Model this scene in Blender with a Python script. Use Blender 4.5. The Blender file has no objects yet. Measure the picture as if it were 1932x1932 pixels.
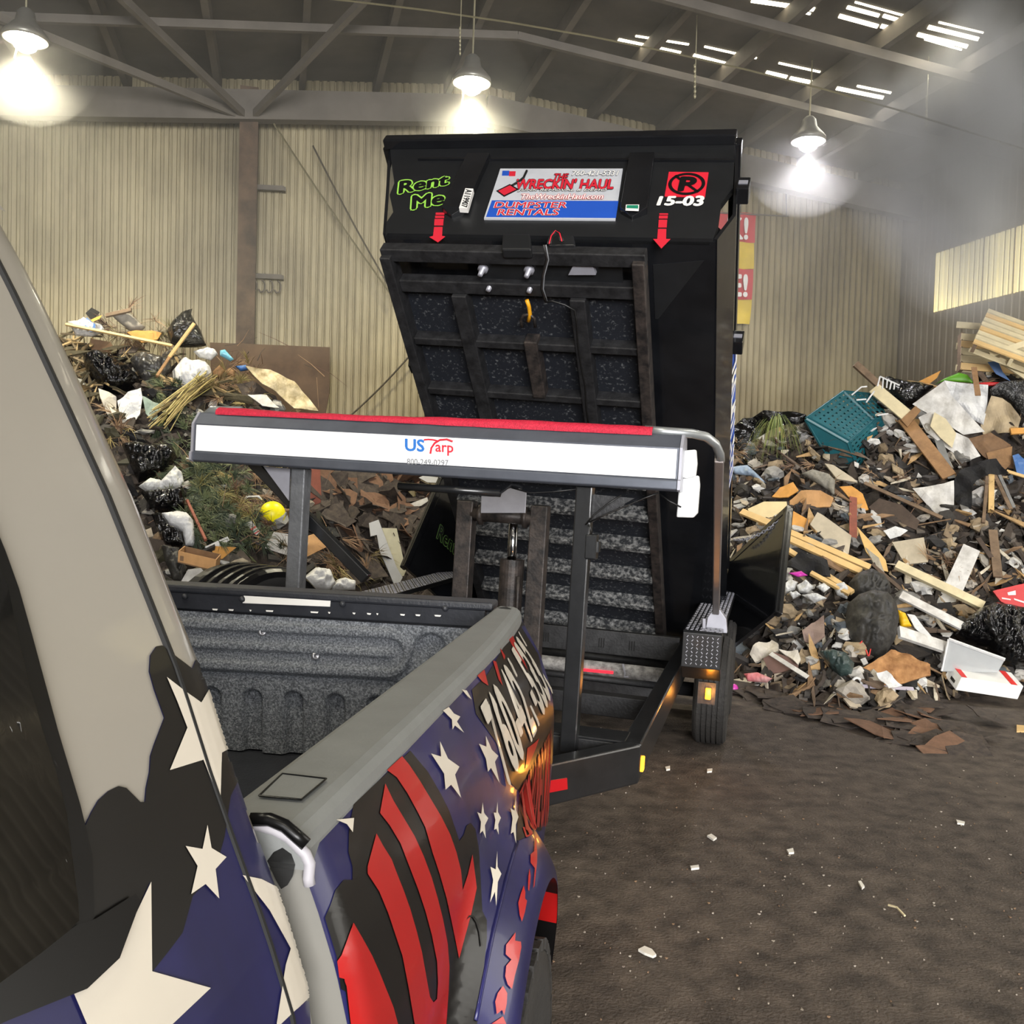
import bpy, bmesh, math, random
from math import sin, cos, radians, pi, sqrt
from mathutils import Vector, Matrix, noise
from mathutils.bvhtree import BVHTree
from mathutils.geometry import tessellate_polygon
SC = bpy.context.scene
COL = SC.collection
random.seed(7)
# ---------------------------------------------------------------- camera
CAM_H, FPX = 1.83, 1800.0
PITCH, ROLL = radians(1.94), radians(2.2)
CO = Vector((0, 0, CAM_H))
FW = Vector((0, cos(PITCH), -sin(PITCH)))
_r0, _u0 = Vector((1, 0, 0)), Vector((0, sin(PITCH), cos(PITCH)))
RI = _r0 * cos(ROLL) + _u0 * sin(ROLL)
UP = _u0 * cos(ROLL) - _r0 * sin(ROLL)
cam = bpy.data.cameras.new('camera'); camo = bpy.data.objects.new('camera', cam); COL.objects.link(camo)
cam.sensor_width = 36.0; cam.lens = FPX / 1932 * 36.0; cam.clip_start = .05; cam.clip_end = 200
camo.matrix_world = Matrix(((RI.x, UP.x, -FW.x, 0), (RI.y, UP.y, -FW.y, 0), (RI.z, UP.z, -FW.z, CAM_H), (0, 0, 0, 1)))
SC.camera = camo
# ---------------------------------------------------------------- world, lights, exposure
W = bpy.data.worlds.new('world'); SC.world = W; W.use_nodes = True
_b = W.node_tree.nodes['Background']; _b.inputs[0].default_value = (.92, .96, 1.0, 1); _b.inputs[1].default_value = .55
SC.view_settings.view_transform = 'Standard'; SC.view_settings.look = 'None'
SC.view_settings.gamma = 1; SC.view_settings.use_curve_mapping = False
SC.view_settings.exposure = 0.0
SC.cycles.use_denoising = True; SC.cycles.time_limit = 1000
SC.cycles.max_bounces = 4; SC.cycles.diffuse_bounces = 2; SC.cycles.glossy_bounces = 2; SC.cycles.volume_bounces = 0; SC.cycles.transparent_max_bounces = 8
SC.cycles.sample_clamp_indirect = 4
SC.cycles.use_adaptive_sampling = True; SC.cycles.adaptive_threshold = .1; SC.cycles.adaptive_min_samples = 16
SC.cycles.volume_step_rate = 2.0

def area_light(name, loc, target, sx, sy, power, color):
    l = bpy.data.lights.new(name, 'AREA'); l.shape = 'RECTANGLE'; l.size = sx; l.size_y = sy; l.energy = power; l.color = color
    o = bpy.data.objects.new(name, l); COL.objects.link(o); o.location = loc
    o.rotation_euler = (Vector(target) - Vector(loc)).to_track_quat('-Z', 'Y').to_euler()
    return o
# daylight through the open vehicle door of the hall, behind the photographer
area_light('door_daylight', (2.5, -13.0, 3.6), (0.5, 6, 1.8), 9, 5.5, 4800, (1.0, .99, .98))
area_light('right_fill_light', (9.0, 6.2, 2.9), (2.0, 7.6, 3.2), 5.5, 4.6, 340, (1.0, .97, .9))  # unseen fill added at the right to brighten smoke and heap
# ---------------------------------------------------------------- pixel helpers (photo frame 1932 x 1932)
def ray(x, y): return FW + RI * ((x - 966) / FPX) - UP * ((y - 966) / FPX)
def at(x, y, d): return CO + ray(x, y) * d
def proj(p):
    q = Vector(p) - CO; d = q.dot(FW)
    return (966 + FPX * q.dot(RI) / d, 966 - FPX * q.dot(UP) / d, d)
def fmat(o, yaw, roll=0):
    y, g = radians(yaw), radians(roll)
    a = Vector((sin(y), cos(y), 0)); r = Vector((cos(y), -sin(y), 0)); z = Vector((0, 0, 1))
    r2 = r * cos(g) - z * sin(g); z2 = z * cos(g) + r * sin(g)
    return Matrix(((r2.x, a.x, z2.x, o[0]), (r2.y, a.y, z2.y, o[1]), (r2.z, a.z, z2.z, o[2]), (0, 0, 0, 1)))
MK = fmat((0, 0, 0), 8.7)            # pickup truck frame: x right, y rearwards along the truck, z up
MT = fmat((-.39, 4.46, .03), 15, 1.3)  # trailer frame
TH = radians(43.3)                    # dump angle
MD = MT @ Matrix.Translation((0, 3.6, .68)) @ Matrix.Rotation(-TH, 4, 'X') @ Matrix.Rotation(radians(2.3), 4, 'Y')   # raised body frame, y towards its rear
MB_ = fmat((0, 0, 0), -13.8, -.6)     # hall frame
def hit(M, x, y, ax, v):              # pixel ray against a plane of frame M, in frame coordinates
    Mi = M.inverted(); o = Mi @ CO; d = Mi.to_3x3() @ ray(x, y)
    t = (v - o[ax]) / d[ax]; return o + d * t
# ---------------------------------------------------------------- materials
MATS = {}
def mat(name, col, rough=.6, metal=0.0, var=.25, scale=6.0, bump=0.0, bscale=None, col2=None, spec=.5, emit=None, es=0, coat=0.0, alpha=1.0, trans=0.0, detail=4, attr=False, coords='Object', stretch=None, bdist=.02, thresh=None, dist=0.0):
    if name in MATS: return MATS[name]
    m = bpy.data.materials.new(name); m.use_nodes = True; nt = m.node_tree; N, L = nt.nodes, nt.links
    p = N['Principled BSDF']
    c = tuple(col) + (1,)
    p.inputs['Roughness'].default_value = rough; p.inputs['Metallic'].default_value = metal
    p.inputs['Specular IOR Level'].default_value = spec
    p.inputs['Coat Weight'].default_value = coat; p.inputs['Coat Roughness'].default_value = .06
    p.inputs['Alpha'].default_value = alpha; p.inputs['Transmission Weight'].default_value = trans
    tc = N.new('ShaderNodeTexCoord'); vec = tc.outputs[coords]
    if stretch:
        mp = N.new('ShaderNodeMapping'); mp.inputs['Scale'].default_value = stretch; L.new(vec, mp.inputs[0]); vec = mp.outputs[0]
    if var > 0 or attr:
        nz = N.new('ShaderNodeTexNoise'); nz.inputs['Scale'].default_value = scale; nz.inputs['Detail'].default_value = detail; nz.inputs['Roughness'].default_value = .62
        L.new(vec, nz.inputs['Vector'])
        rp = N.new('ShaderNodeValToRGB'); L.new(nz.outputs[0], rp.inputs[0])
        lo, hi = thresh if thresh else (.32, .68)
        rp.color_ramp.elements[0].position = lo; rp.color_ramp.elements[1].position = hi
        c2 = tuple(col2) if col2 else tuple(v * (1 - var) for v in col)
        rp.color_ramp.elements[0].color = c2 + (1,); rp.color_ramp.elements[1].color = c
        out = rp.outputs[0]
        if attr:
            rp.color_ramp.elements[0].color = (1 - var,) * 3 + (1,); rp.color_ramp.elements[1].color = (1, 1, 1, 1)
            a = N.new('ShaderNodeAttribute'); a.attribute_name = 'tint'
            mx = N.new('ShaderNodeMixRGB'); mx.blend_type = 'MULTIPLY'; mx.inputs[0].default_value = 1
            L.new(a.outputs[0], mx.inputs[1]); L.new(out, mx.inputs[2]); out = mx.outputs[0]
        L.new(out, p.inputs['Base Color'])
    else: p.inputs['Base Color'].default_value = c
    if bump:
        nb = N.new('ShaderNodeTexNoise'); nb.inputs['Scale'].default_value = bscale or scale * 4; nb.inputs['Detail'].default_value = 5; nb.inputs['Distortion'].default_value = dist
        L.new(vec, nb.inputs['Vector'])
        bp = N.new('ShaderNodeBump'); bp.inputs['Strength'].default_value = bump; bp.inputs['Distance'].default_value = bdist
        L.new(nb.outputs[0], bp.inputs['Height']); L.new(bp.outputs[0], p.inputs['Normal'])
    if emit:
        p.inputs['Emission Color'].default_value = tuple(emit) + (1,); p.inputs['Emission Strength'].default_value = es
    MATS[name] = m; return m
def s(r, g, b):
    f = lambda v: ((v / 255 + .055) / 1.055) ** 2.4 if v > 10 else v / 255 / 12.92
    return (f(r), f(g), f(b))
# ---------------------------------------------------------------- mesh builder
class G:
    def __init__(self): self.v = []; self.f = []; self.c = []; self.mi = []
    def add(self, vs, fs, col=None):
        n = len(self.v); self.v += [Vector(p) for p in vs]; self.f += [tuple(i + n for i in f) for f in fs]
        self.c += [col] * len(fs); return self
    def box(self, c, h, R=None, col=None):
        c = Vector(c); X, Y, Z = (R if R else (Vector((1, 0, 0)), Vector((0, 1, 0)), Vector((0, 0, 1))))
        vs = [c + X * (h[0] * a) + Y * (h[1] * b) + Z * (h[2] * d) for a in (-1, 1) for b in (-1, 1) for d in (-1, 1)]
        return self.add(vs, [(0, 1, 3, 2), (4, 6, 7, 5), (0, 4, 5, 1), (2, 3, 7, 6), (0, 2, 6, 4), (1, 5, 7, 3)], col)
    def b6(self, x0, x1, y0, y1, z0, z1, col=None):
        return self.box(((x0 + x1) / 2, (y0 + y1) / 2, (z0 + z1) / 2), ((x1 - x0) / 2, (y1 - y0) / 2, (z1 - z0) / 2), None, col)
    def beam(self, p, q, w, h, up=(0, 0, 1), col=None):
        p, q, up = Vector(p), Vector(q), Vector(up); Y = (q - p); ln = Y.length; Y = Y / ln
        X = Y.cross(up); X = X.normalized() if X.length > 1e-5 else Vector((1, 0, 0)); Z = X.cross(Y)
        return self.box((p + q) / 2, (w / 2, ln / 2, h / 2), (X, Y, Z), col)
    def cyl(self, p, q, r0, r1=None, n=12, caps=True, col=None):
        p, q = Vector(p), Vector(q); r1 = r0 if r1 is None else r1
        Y = (q - p).normalized(); X = Y.orthogonal().normalized(); Z = X.cross(Y)
        vs = []
        for (c, r) in ((p, r0), (q, r1)): vs += [c + (X * cos(2 * pi * i / n) + Z * sin(2 * pi * i / n)) * r for i in range(n)]
        fs = [(i, (i + 1) % n, n + (i + 1) % n, n + i) for i in range(n)]
        if caps: fs += [tuple(range(n - 1, -1, -1)), tuple(range(n, 2 * n))]
        return self.add(vs, fs, col)
    def tube(self, pts, r, n=7, col=None, r1=None):
        pts = [Vector(p) for p in pts]; vs = []; m = len(pts); X = None
        for k, p in enumerate(pts):
            t = (pts[min(k + 1, m - 1)] - pts[max(k - 1, 0)]).normalized()
            X = t.orthogonal().normalized() if X is None else (X - t * X.dot(t)).normalized()
            Z = t.cross(X); rr = r if r1 is None else r + (r1 - r) * k / (m - 1)
            vs += [p + (X * cos(2 * pi * i / n) + Z * sin(2 * pi * i / n)) * rr for i in range(n)]
        fs = [(k * n + i, k * n + (i + 1) % n, (k + 1) * n + (i + 1) % n, (k + 1) * n + i) for k in range(m - 1) for i in range(n)]
        fs += [tuple(range(n - 1, -1, -1)), tuple(range((m - 1) * n, m * n))]
        return self.add(vs, fs, col)
    def prism(self, poly, n, t, col=None):       # closed slab: polygon extruded by t along -n
        n = Vector(n).normalized() * t; k = len(poly); top = [Vector(p) for p in poly]; bot = [p - n for p in top]
        tris = tessellate_polygon([top]); nn = Vector((0, 0, 0))
        for a in range(k): nn += (top[a] - top[0]).cross(top[(a + 1) % k] - top[0])
        fl = nn.dot(n) < 0
        fs = []
        for a, b, c in tris:
            tn = (top[b] - top[a]).cross(top[c] - top[a])
            if tn.dot(n) < 0: a, b, c = a, c, b
            fs += [(a, b, c), (k + a, k + c, k + b)]
        for i in range(k):
            j = (i + 1) % k; fs.append((i, j, k + j, k + i) if fl else (j, i, k + i, k + j))
        return self.add(top + bot, fs, col)
    def grid(self, fn, nu, nv, wrap=False, col=None):
        vs = [fn(i / nu, j / nv) for j in range(nv + 1) for i in range(nu + 1)]; w = nu + 1
        return self.add(vs, [(j * w + i, j * w + i + 1, (j + 1) * w + i + 1, (j + 1) * w + i) for j in range(nv) for i in range(nu)], col)
    def lathe(self, prof, o, axis, n=24, col=None):   # prof: (radius, height along axis)
        o, A = Vector(o), Vector(axis).normalized(); X = A.orthogonal().normalized(); Z = A.cross(X); vs = []
        for r, h in prof: vs += [o + A * h + (X * cos(2 * pi * i / n) + Z * sin(2 * pi * i / n)) * r for i in range(n)]
        return self.add(vs, [(k * n + i, k * n + (i + 1) % n, (k + 1) * n + (i + 1) % n, (k + 1) * n + i) for k in range(len(prof) - 1) for i in range(n)], col)
    def xf(self, M): self.v = [M @ p for p in self.v]; return self
    def mesh(self, name, smooth=False):
        me = bpy.data.meshes.new(name); me.from_pydata([tuple(p) for p in self.v], [], self.f)
        if smooth: me.polygons.foreach_set('use_smooth', [True] * len(me.polygons))
        if any(c is not None for c in self.c):
            at_ = me.attributes.new('tint', 'FLOAT_COLOR', 'FACE')
            at_.data.foreach_set('color', [x for c in self.c for x in ((*(c or (1, 1, 1)), 1.0))])
        me.update(); return me
def tag(o, label=None, cat=None, group=None, kind=None):
    if label: o['label'] = label
    if cat: o['category'] = cat
    if group: o['group'] = group
    if kind: o['kind'] = kind
    return o
PM = {}
def empty(name, M, label=None, cat=None, group=None, kind=None):
    o = bpy.data.objects.new(name, None); COL.objects.link(o); o.empty_display_size = .1; o.matrix_world = M; PM[o.name] = M.copy()
    return tag(o, label, cat, group, kind)
def part(name, g, m, parent, smooth=False, bevel=0, world=False, label=None, kind=None, auto=None):
    if world: g.xf(PM[parent.name].inverted())
    o = bpy.data.objects.new(name, g.mesh(name, smooth)); COL.objects.link(o); o.data.materials.append(m)
    o.parent = parent; PM[o.name] = PM[parent.name]
    if bevel:
        b = o.modifiers.new('bevel', 'BEVEL'); b.width = bevel; b.segments = 2; b.limit_method = 'ANGLE'; b.angle_limit = radians(40)
    if label: o['label'] = label
    if kind: o['kind'] = kind
    return o
def thing(name, g, m, label=None, cat=None, group=None, kind=None, smooth=False, bevel=0):   # one-mesh thing, origin at its base
    zs = min(p.z for p in g.v); n = len(g.v)
    c = Vector((sum(p.x for p in g.v) / n, sum(p.y for p in g.v) / n, zs)); g.v = [p - c for p in g.v]
    o = bpy.data.objects.new(name, g.mesh(name, smooth)); COL.objects.link(o); o.location = c
    for mm in (m if isinstance(m, (list, tuple)) else [m]): o.data.materials.append(mm)
    PM[o.name] = Matrix.Translation(c)
    if bevel:
        b = o.modifiers.new('bevel', 'BEVEL'); b.width = bevel; b.segments = 2; b.limit_method = 'ANGLE'; b.angle_limit = radians(40)
    return tag(o, label, cat, group, kind)
def setting(name, g, m, smooth=False):
    o = bpy.data.objects.new(name, g.mesh(name, smooth)); COL.objects.link(o); o.data.materials.append(m); PM[o.name] = Matrix.Identity(4)
    return tag(o, kind='structure')
# ---------------------------------------------------------------- 2-D fills, decals, lettering
def fill2d(poly, maxe, smooth=2):
    bm = bmesh.new(); vs = [bm.verts.new((x, y, 0)) for x, y in poly]
    tris = tessellate_polygon([[Vector((x, y, 0)) for x, y in poly]])
    for t in tris:
        try: bm.faces.new([vs[i] for i in t])
        except ValueError: pass
    for _ in range(9):
        es = [e for e in bm.edges if e.calc_length() > maxe]
        if not es: break
        bmesh.ops.subdivide_edges(bm, edges=es, cuts=1); bmesh.ops.triangulate(bm, faces=bm.faces[:])
    inner = [v for v in bm.verts if not v.is_boundary]
    if smooth and inner:
        bmesh.ops.beautify_fill(bm, faces=bm.faces[:], edges=[e for e in bm.edges if not e.is_boundary])
        for _ in range(smooth): bmesh.ops.smooth_vert(bm, verts=[v for v in bm.verts if not v.is_boundary], factor=.5, use_axis_x=True, use_axis_y=True)
    bm.verts.index_update()
    V2 = [(v.co.x, v.co.y) for v in bm.verts]; bd = [v.is_boundary for v in bm.verts]; F = [tuple(v.index for v in f.verts) for f in bm.faces]
    bm.free(); return V2, F, bd
def bvh_of(gs):
    V, F = [], []
    for g in gs:
        n = len(V); V += [tuple(p) for p in g.v]; F += [tuple(i + n for i in f) for f in g.f]
    return BVHTree.FromPolygons(V, F)
def cast(bvh, x, y):
    d = ray(x, y).normalized(); return bvh.ray_cast(CO, d)
def decal(name, polys, bvh, m, parent, off=.0015, maxe=14, label=None):   # vinyl laid on a surface, each vertex on the body
    g = G()
    for poly in polys:
        V2, F, _ = fill2d(poly, maxe, 0); P = []; ok = []
        for x, y in V2:
            p, n, _i, _d = cast(bvh, x, y)
            if p is None: P.append(Vector((0, 0, 0))); ok.append(False)
            else:
                if n.dot(ray(x, y)) > 0: n = -n
                P.append(p + n * off); ok.append(True)
        F2 = []
        for f in F:
            if all(ok[i] for i in f):
                a, b, c = (P[i] for i in f)
                if max((a - b).length, (b - c).length, (c - a).length) < .5: F2.append(f if (b - a).cross(c - a).dot(a - CO) < 0 else f[::-1])
        g.add(P, F2)
    return part(name, g, m, parent, world=True, label=label, smooth=True)
_FC = {}
def text2d(txt, offset=0.0, shear=0.0, spacing=1.0):
    k = (txt, offset, shear, spacing)
    if k in _FC: return _FC[k]
    if offset > 0:
        V0, F0 = text2d(txt, 0.0, shear, spacing); V2, F2 = [], []
        for q in range(9):
            n = len(V2); dx, dy = (0, 0) if q == 8 else (offset * cos(q * pi / 4), offset * sin(q * pi / 4))
            V2 += [(x + dx, y + dy) for x, y in V0]; F2 += [tuple(i + n for i in f) for f in F0]
        _FC[k] = (V2, F2); return V2, F2
    cu = bpy.data.curves.new('t', 'FONT'); cu.body = txt; cu.shear = shear; cu.space_character = spacing; cu.fill_mode = 'FRONT'; cu.resolution_u = 3
    o = bpy.data.objects.new('t', cu); COL.objects.link(o)
    me = bpy.data.meshes.new_from_object(o.evaluated_get(bpy.context.evaluated_depsgraph_get()))
    bm = bmesh.new(); bm.from_mesh(me); bmesh.ops.triangulate(bm, faces=bm.faces[:])
    V2 = [(v.co.x, v.co.y) for v in bm.verts]; bm.verts.index_update(); F = [tuple(v.index for v in f.verts) for f in bm.faces]; bm.free()
    bpy.data.objects.remove(o); bpy.data.curves.remove(cu); bpy.data.meshes.remove(me)
    _FC[k] = (V2, F); return V2, F
def text_plane(name, txt, quad, nrm, m, parent, off=.002, bold=0.02, shear=0, base=None, world=False, spacing=1.0, thick=0.0):
    # quad: TL, TR, BR, BL corners (3-D) of the text box, measured on the un-thickened text
    V0, _ = text2d(base or txt, 0.0, shear, spacing); x0 = min(v[0] for v in V0); x1 = max(v[0] for v in V0); y0 = min(v[1] for v in V0); y1 = max(v[1] for v in V0)
    V2, F = text2d(txt, bold, shear, spacing); TL, TR, BR, BL = (Vector(q) for q in quad); n = Vector(nrm).normalized(); g = G(); P = []
    for x, y in V2:
        u, v = (x - x0) / (x1 - x0), (y - y0) / (y1 - y0)
        P.append((BL * (1 - u) + BR * u) * (1 - v) + (TL * (1 - u) + TR * u) * v + n * (off + .00015 * (len(P) // len(V0))))
    F2 = []
    for f in F:
        a, b, c = (P[i] for i in f); F2.append(f if (b - a).cross(c - a).dot(n) > 0 else f[::-1])
    g.add(P, F2); return part(name, g, m, parent, world=world)
# ================================================================ the hall
WALL_Y, LAT_R, LAT_L, FRONT = 15.0, 10.7, -13.0, -16.0
def roof_z(l): return 8.0 - .10 * abs(l - 3.0)
def H(l, y, z): return MB_ @ Vector((l, y, z))
M_floor = mat('asphalt_floor', s(96, 86, 78), .75, 0, .5, 7, .9, 70, col2=s(52, 46, 42), spec=.35, bdist=.012, detail=10)
M_wall = mat('ribbed_sheet_metal', s(182, 170, 136), .5, .15, .3, 1.3, .1, 9, col2=s(128, 117, 92), stretch=(1, 1, .35), detail=8)
M_wallr = mat('side_wall_sheet', s(160, 150, 130), .6, .1, .25, .8, col2=s(128, 118, 102))
M_roof = mat('roof_deck', s(112, 106, 98), .85, 0, .35, 1.2)
M_steel = mat('painted_roof_steel', s(120, 113, 104), .7, .1, .3, 2)
M_col = mat('rusty_column_steel', s(112, 92, 74), .75, .1, .45, 3, .3, 30, col2=s(66, 54, 46))
M_sky = mat('daylight_gap', (1, 1, 1), .5, var=0, emit=(1, .9, .66), es=9)
M_pane = mat('translucent_panel', s(230, 214, 150), .5, 0, .12, 3, emit=(1.0, .86, .42), es=1.15, stretch=(6, 6, .5))
g = G(); n = 60
def floor_pt(u, v):
    return Vector((-16 + 34 * u, -16 + 34 * v, 0))
g.grid(lambda u, v: floor_pt(u, v), n, n); setting('floor', g, M_floor)
# ribbed back wall, every rib real
g = G(); prof = []; l = LAT_L; pitch = .113; k = 0
while l < LAT_R:
    prof += [(l, 0), (l + .058, 0), (l + .066, .03), (l + .088, .03), (l + .096, 0), (l + .106, .0), (l + .109, .012)]; l += pitch
prof.append((l, 0))
vs = []; zs = (-.5, 4, 8.2)
for z in zs: vs += [H(a, WALL_Y + b, z) for a, b in prof]
m_ = len(prof); g.add(vs, [(j * m_ + i, j * m_ + i + 1, (j + 1) * m_ + i + 1, (j + 1) * m_ + i) for j in range(2) for i in range(m_ - 1)])
setting('wall_back', g, M_wall)
def ribbed(l_, y0, y1, z0, z1, d=.03, p=.16):
    g = G(); pr = []; y = y0
    while y < y1: pr += [(y, 0), (y + p * .55, 0), (y + p * .65, d), (y + p * .9, d)]; y += p
    pr.append((y1, 0)); m = len(pr); vs = [H(l_ + b, a, z) for z in (z0, z1) for a, b in pr]
    return g.add(vs, [(i, i + 1, m + i + 1, m + i) for i in range(m - 1)])
setting('wall_right', ribbed(LAT_R, FRONT, WALL_Y, -.8, 7.4, .01), M_wallr)
g = G(); g.add([H(LAT_L, FRONT, -.8), H(LAT_L, WALL_Y, -.8), H(LAT_L, WALL_Y, 7), H(LAT_L, FRONT, 7)], [(0, 1, 2, 3)]); setting('wall_left', g, M_wallr)
g = G()
for a, b in ((LAT_L - .2, 3.0), (3.0, LAT_R + .2)):
    g.add([H(a, FRONT, roof_z(a)), H(b, FRONT, roof_z(b)), H(b, WALL_Y + .3, roof_z(b)), H(a, WALL_Y + .3, roof_z(a))], [(0, 1, 2, 3)])
    g.add([H(a, FRONT, roof_z(a) + .06), H(b, FRONT, roof_z(b) + .06), H(b, WALL_Y + .3, roof_z(b) + .06), H(a, WALL_Y + .3, roof_z(a) + .06)], [(3, 2, 1, 0)])
setting('ceiling', g, M_roof)
roof_bvh = bvh_of([g])
# rafters and cross beams
tn = 0
def trim(g, m=None, bevel=0):
    global tn; tn += 1; return setting('trim_%d' % tn, g, m or M_steel)
for l in (-9.6, -8.3, -7, -5.8, -4.6, -3.4, -2.2, -.95, .25, 1.35, 2.45, 3.6, 4.8, 6.0, 7.3, 8.6, 9.8):
    g = G(); z = roof_z(l) - .12; g.beam(H(l, -4, z), H(l, WALL_Y, z), .09, .22); trim(g)
for y, h, w in ((14.6, .42, .2), (12.6, .1, .07), (10.8, .12, .08), (8.6, .3, .16), (5.6, .12, .08)):
    g = G()
    for a, b in ((LAT_L, 3.0), (3.0, LAT_R)):
        zo = .24 + h / 2 if y != 14.6 else .55
        g.beam(H(a, y, roof_z(a) - zo), H(b, y, roof_z(b) - zo), w, h)
    trim(g)
for (la, lb) in ((-2.0, -.5), (1.0, -.5), (-4.2, -.5)):
    g = G(); g.beam(H(la, 11.5, roof_z(la) - .3), H(lb, 14.7, 6.95), .07, .1); trim(g)
# column against the back wall
g = G(); g.b6(-.13, .13, 14.62, 14.66, -.3, 7.4); g.b6(-.13, .13, 14.86, 14.9, -.3, 7.4); g.b6(-.02, .02, 14.66, 14.86, -.3, 7.4)
g.xf(MB_ @ Matrix.Translation((-.5, 0, 0))); trim(g, M_col)
for i, (x0, x1, y, lab) in enumerate(((482, 540, 186, 'topmost dark steel bar bracketed beside the wall column'), (478, 536, 353, 'middle dark steel bar bracketed beside the wall column'), (472, 532, 520, 'lowest steel bar beside the wall column with hooks under it'))):
    E = empty('wall_bracket', MB_ @ Matrix.Translation(hit(MB_, x0, y, 1, 14.85)), lab, 'bracket', 'steel brackets on the back wall')
    a, b = MB_ @ hit(MB_, x0, y, 1, 14.85), MB_ @ hit(MB_, x1, y + 3, 1, 14.85)
    part('bar', G().beam(a, b, .06, .07), M_steel, E, world=True)
    part('arm', G().beam(b, b + MB_.to_3x3() @ Vector((0, .15, 0)), .05, .06), M_steel, E, world=True)
    if i == 2:
        for j in range(4):
            p = a.lerp(b, .12 + .25 * j) + Vector((0, 0, -.06)); pts = [p + Vector((.05 * sin(t), 0, -.09 * (1 - cos(t)))) for t in (0, .6, 1.2, 1.9, 2.6, 3.4, 4.2)]
            part('hook', G().tube(pts, .013, 5), M_steel, E, world=True)
# skylight gaps in the roof
wn = 1
for (x0, y0, x1, y1, t) in ((1168, 72, 1285, 97, 7), (1200, 66, 1300, 82, 3), (1310, 101, 1400, 125, 7), (1330, 86, 1428, 108, 3), (1447, 133, 1486, 142, 7), (1492, 144, 1537, 153, 7), (1470, 117, 1548, 134, 3), (1580, 163, 1668, 181, 7), (1618, 160, 1682, 173, 4),
                            (1420, -3, 1538, 14, 8), (1490, 15, 1530, 24, 4), (1585, 26, 1658, 46, 8), (1664, 45, 1684, 50, 8), (1600, 10, 1660, 26, 7), (1668, 26, 1702, 36, 7), (1614, 2, 1708, 28, 3), (1733, 61, 1827, 84, 8), (1753, 47, 1848, 70, 8), (1772, 40, 1856, 60, 3), (1745, 72, 1815, 92, 3)):
    P = []
    for (x, y) in ((x0, y0), (x1, y1), (x1 - t * .45, y1 + t * .8), (x0 - t * .45, y0 + t * .8)):
        p, nn, _i, _d = cast(roof_bvh, x, y); P.append(p - Vector((0, 0, .01)))
    wn += 1; setting('window_%d' % wn, G().prism(P, (0, 0, -1), .02), M_sky)
for sx_, sy_ in ((1790, 62), (1625, 172)):
    p = cast(roof_bvh, sx_, sy_)[0]; area_light('skylight_daylight', p - Vector((0, 0, .1)), p - Vector((-.3, .2, 4)), 1.3, .7, 16, (1, .96, .84))
# translucent wall panels high on the right wall
E = empty('window_1', Matrix.Identity(4), kind='structure')
ys = [14.08, 13.53, 12.93, 12.28, 11.62, 10.95, 10.22, 9.54]
for i in range(len(ys) - 1): part('pane', ribbed(LAT_R - .02, ys[i + 1] + .02, ys[i] - .02, 4.81, 5.79, .03, .11), M_pane, E)
# banner on the back wall
M_red = mat('banner_red', s(206, 70, 76), .7, var=.15, scale=2); M_yel = mat('banner_yellow', s(226, 196, 70), .7, var=.25, scale=2)
M_white = mat('white_print', s(238, 236, 232), .6, var=.06)
Wd = lambda x, y, o=.0: MB_ @ hit(MB_, x, y, 1, 14.8 - o)
E = empty('wall_banner', Matrix.Translation(Wd(1340, 612)), 'tall red and yellow banner hanging on the back wall beside the dumpster', 'banner')
hN = MB_.to_3x3() @ Vector((0, -1, 0))
rows = [(403, 1428), (458, 1424), (508, 1421), (566, 1417), (612, 1414)]
for i in range(4):
    (y0, xa), (y1, xb) = rows[i], rows[i + 1]; g = G()
    def fn(u, v):
        p = Wd(1290 + (xa + (xb - xa) * v - 1290) * u, y0 + (y1 - y0) * v + 6 * (u - 1)); return p + hN * (.03 * sin(u * 17 + v * 2 + i))
    g.grid(fn, 24, 6); part('red_band' if i % 2 == 0 else 'yellow_band', g, M_red if i % 2 == 0 else M_yel, E, world=True, smooth=True)
for txt, x0, x1, y0, y1 in (('K!', 1374, 1411, 411, 450), ('E!', 1378, 1410, 518, 558)):
    text_plane('lettering', txt, (Wd(x0, y0, .05), Wd(x1, y0 + 1, .05), Wd(x1 - 1, y1 + 1, .05), Wd(x0, y1, .05)), hN, M_white, E, world=True, bold=.03)
part('hem_rod', G().cyl(Wd(1290, 398, .02), Wd(1487, 408, .02), .012), M_steel, E, world=True)
part('hanger', G().cyl(Wd(1483, 350, .02), Wd(1484, 408, .02), .012), M_steel, E, world=True)
# cables on the wall
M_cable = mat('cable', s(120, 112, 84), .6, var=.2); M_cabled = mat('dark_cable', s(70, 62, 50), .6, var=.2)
for x0, y0, x1, y1, nm, lab in ((498, 205, 742, 562, M_cable, 'long pale cable running diagonally down the back wall'), (800, 640, 655, 790, M_cabled, 'dark cable running up behind the raised dumpster frame'), (590, 275, 744, 558, M_cabled, 'dark cable just under the long pale cable')):
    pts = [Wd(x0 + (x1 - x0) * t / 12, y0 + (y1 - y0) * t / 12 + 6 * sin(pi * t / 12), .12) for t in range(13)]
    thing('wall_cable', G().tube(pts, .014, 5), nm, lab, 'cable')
pts = [at(660 + 150 * t, 2 + 16 * t + 2 * t * t, 11.0) for t in (-.4, 0, 1, 2, 3, 4, 5, 6, 7, 8.6)]
thing('overhead_wire', G().tube(pts, .011, 5), M_cable, 'thin wire strung under the roof from above the middle lamp', 'wire')
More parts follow.
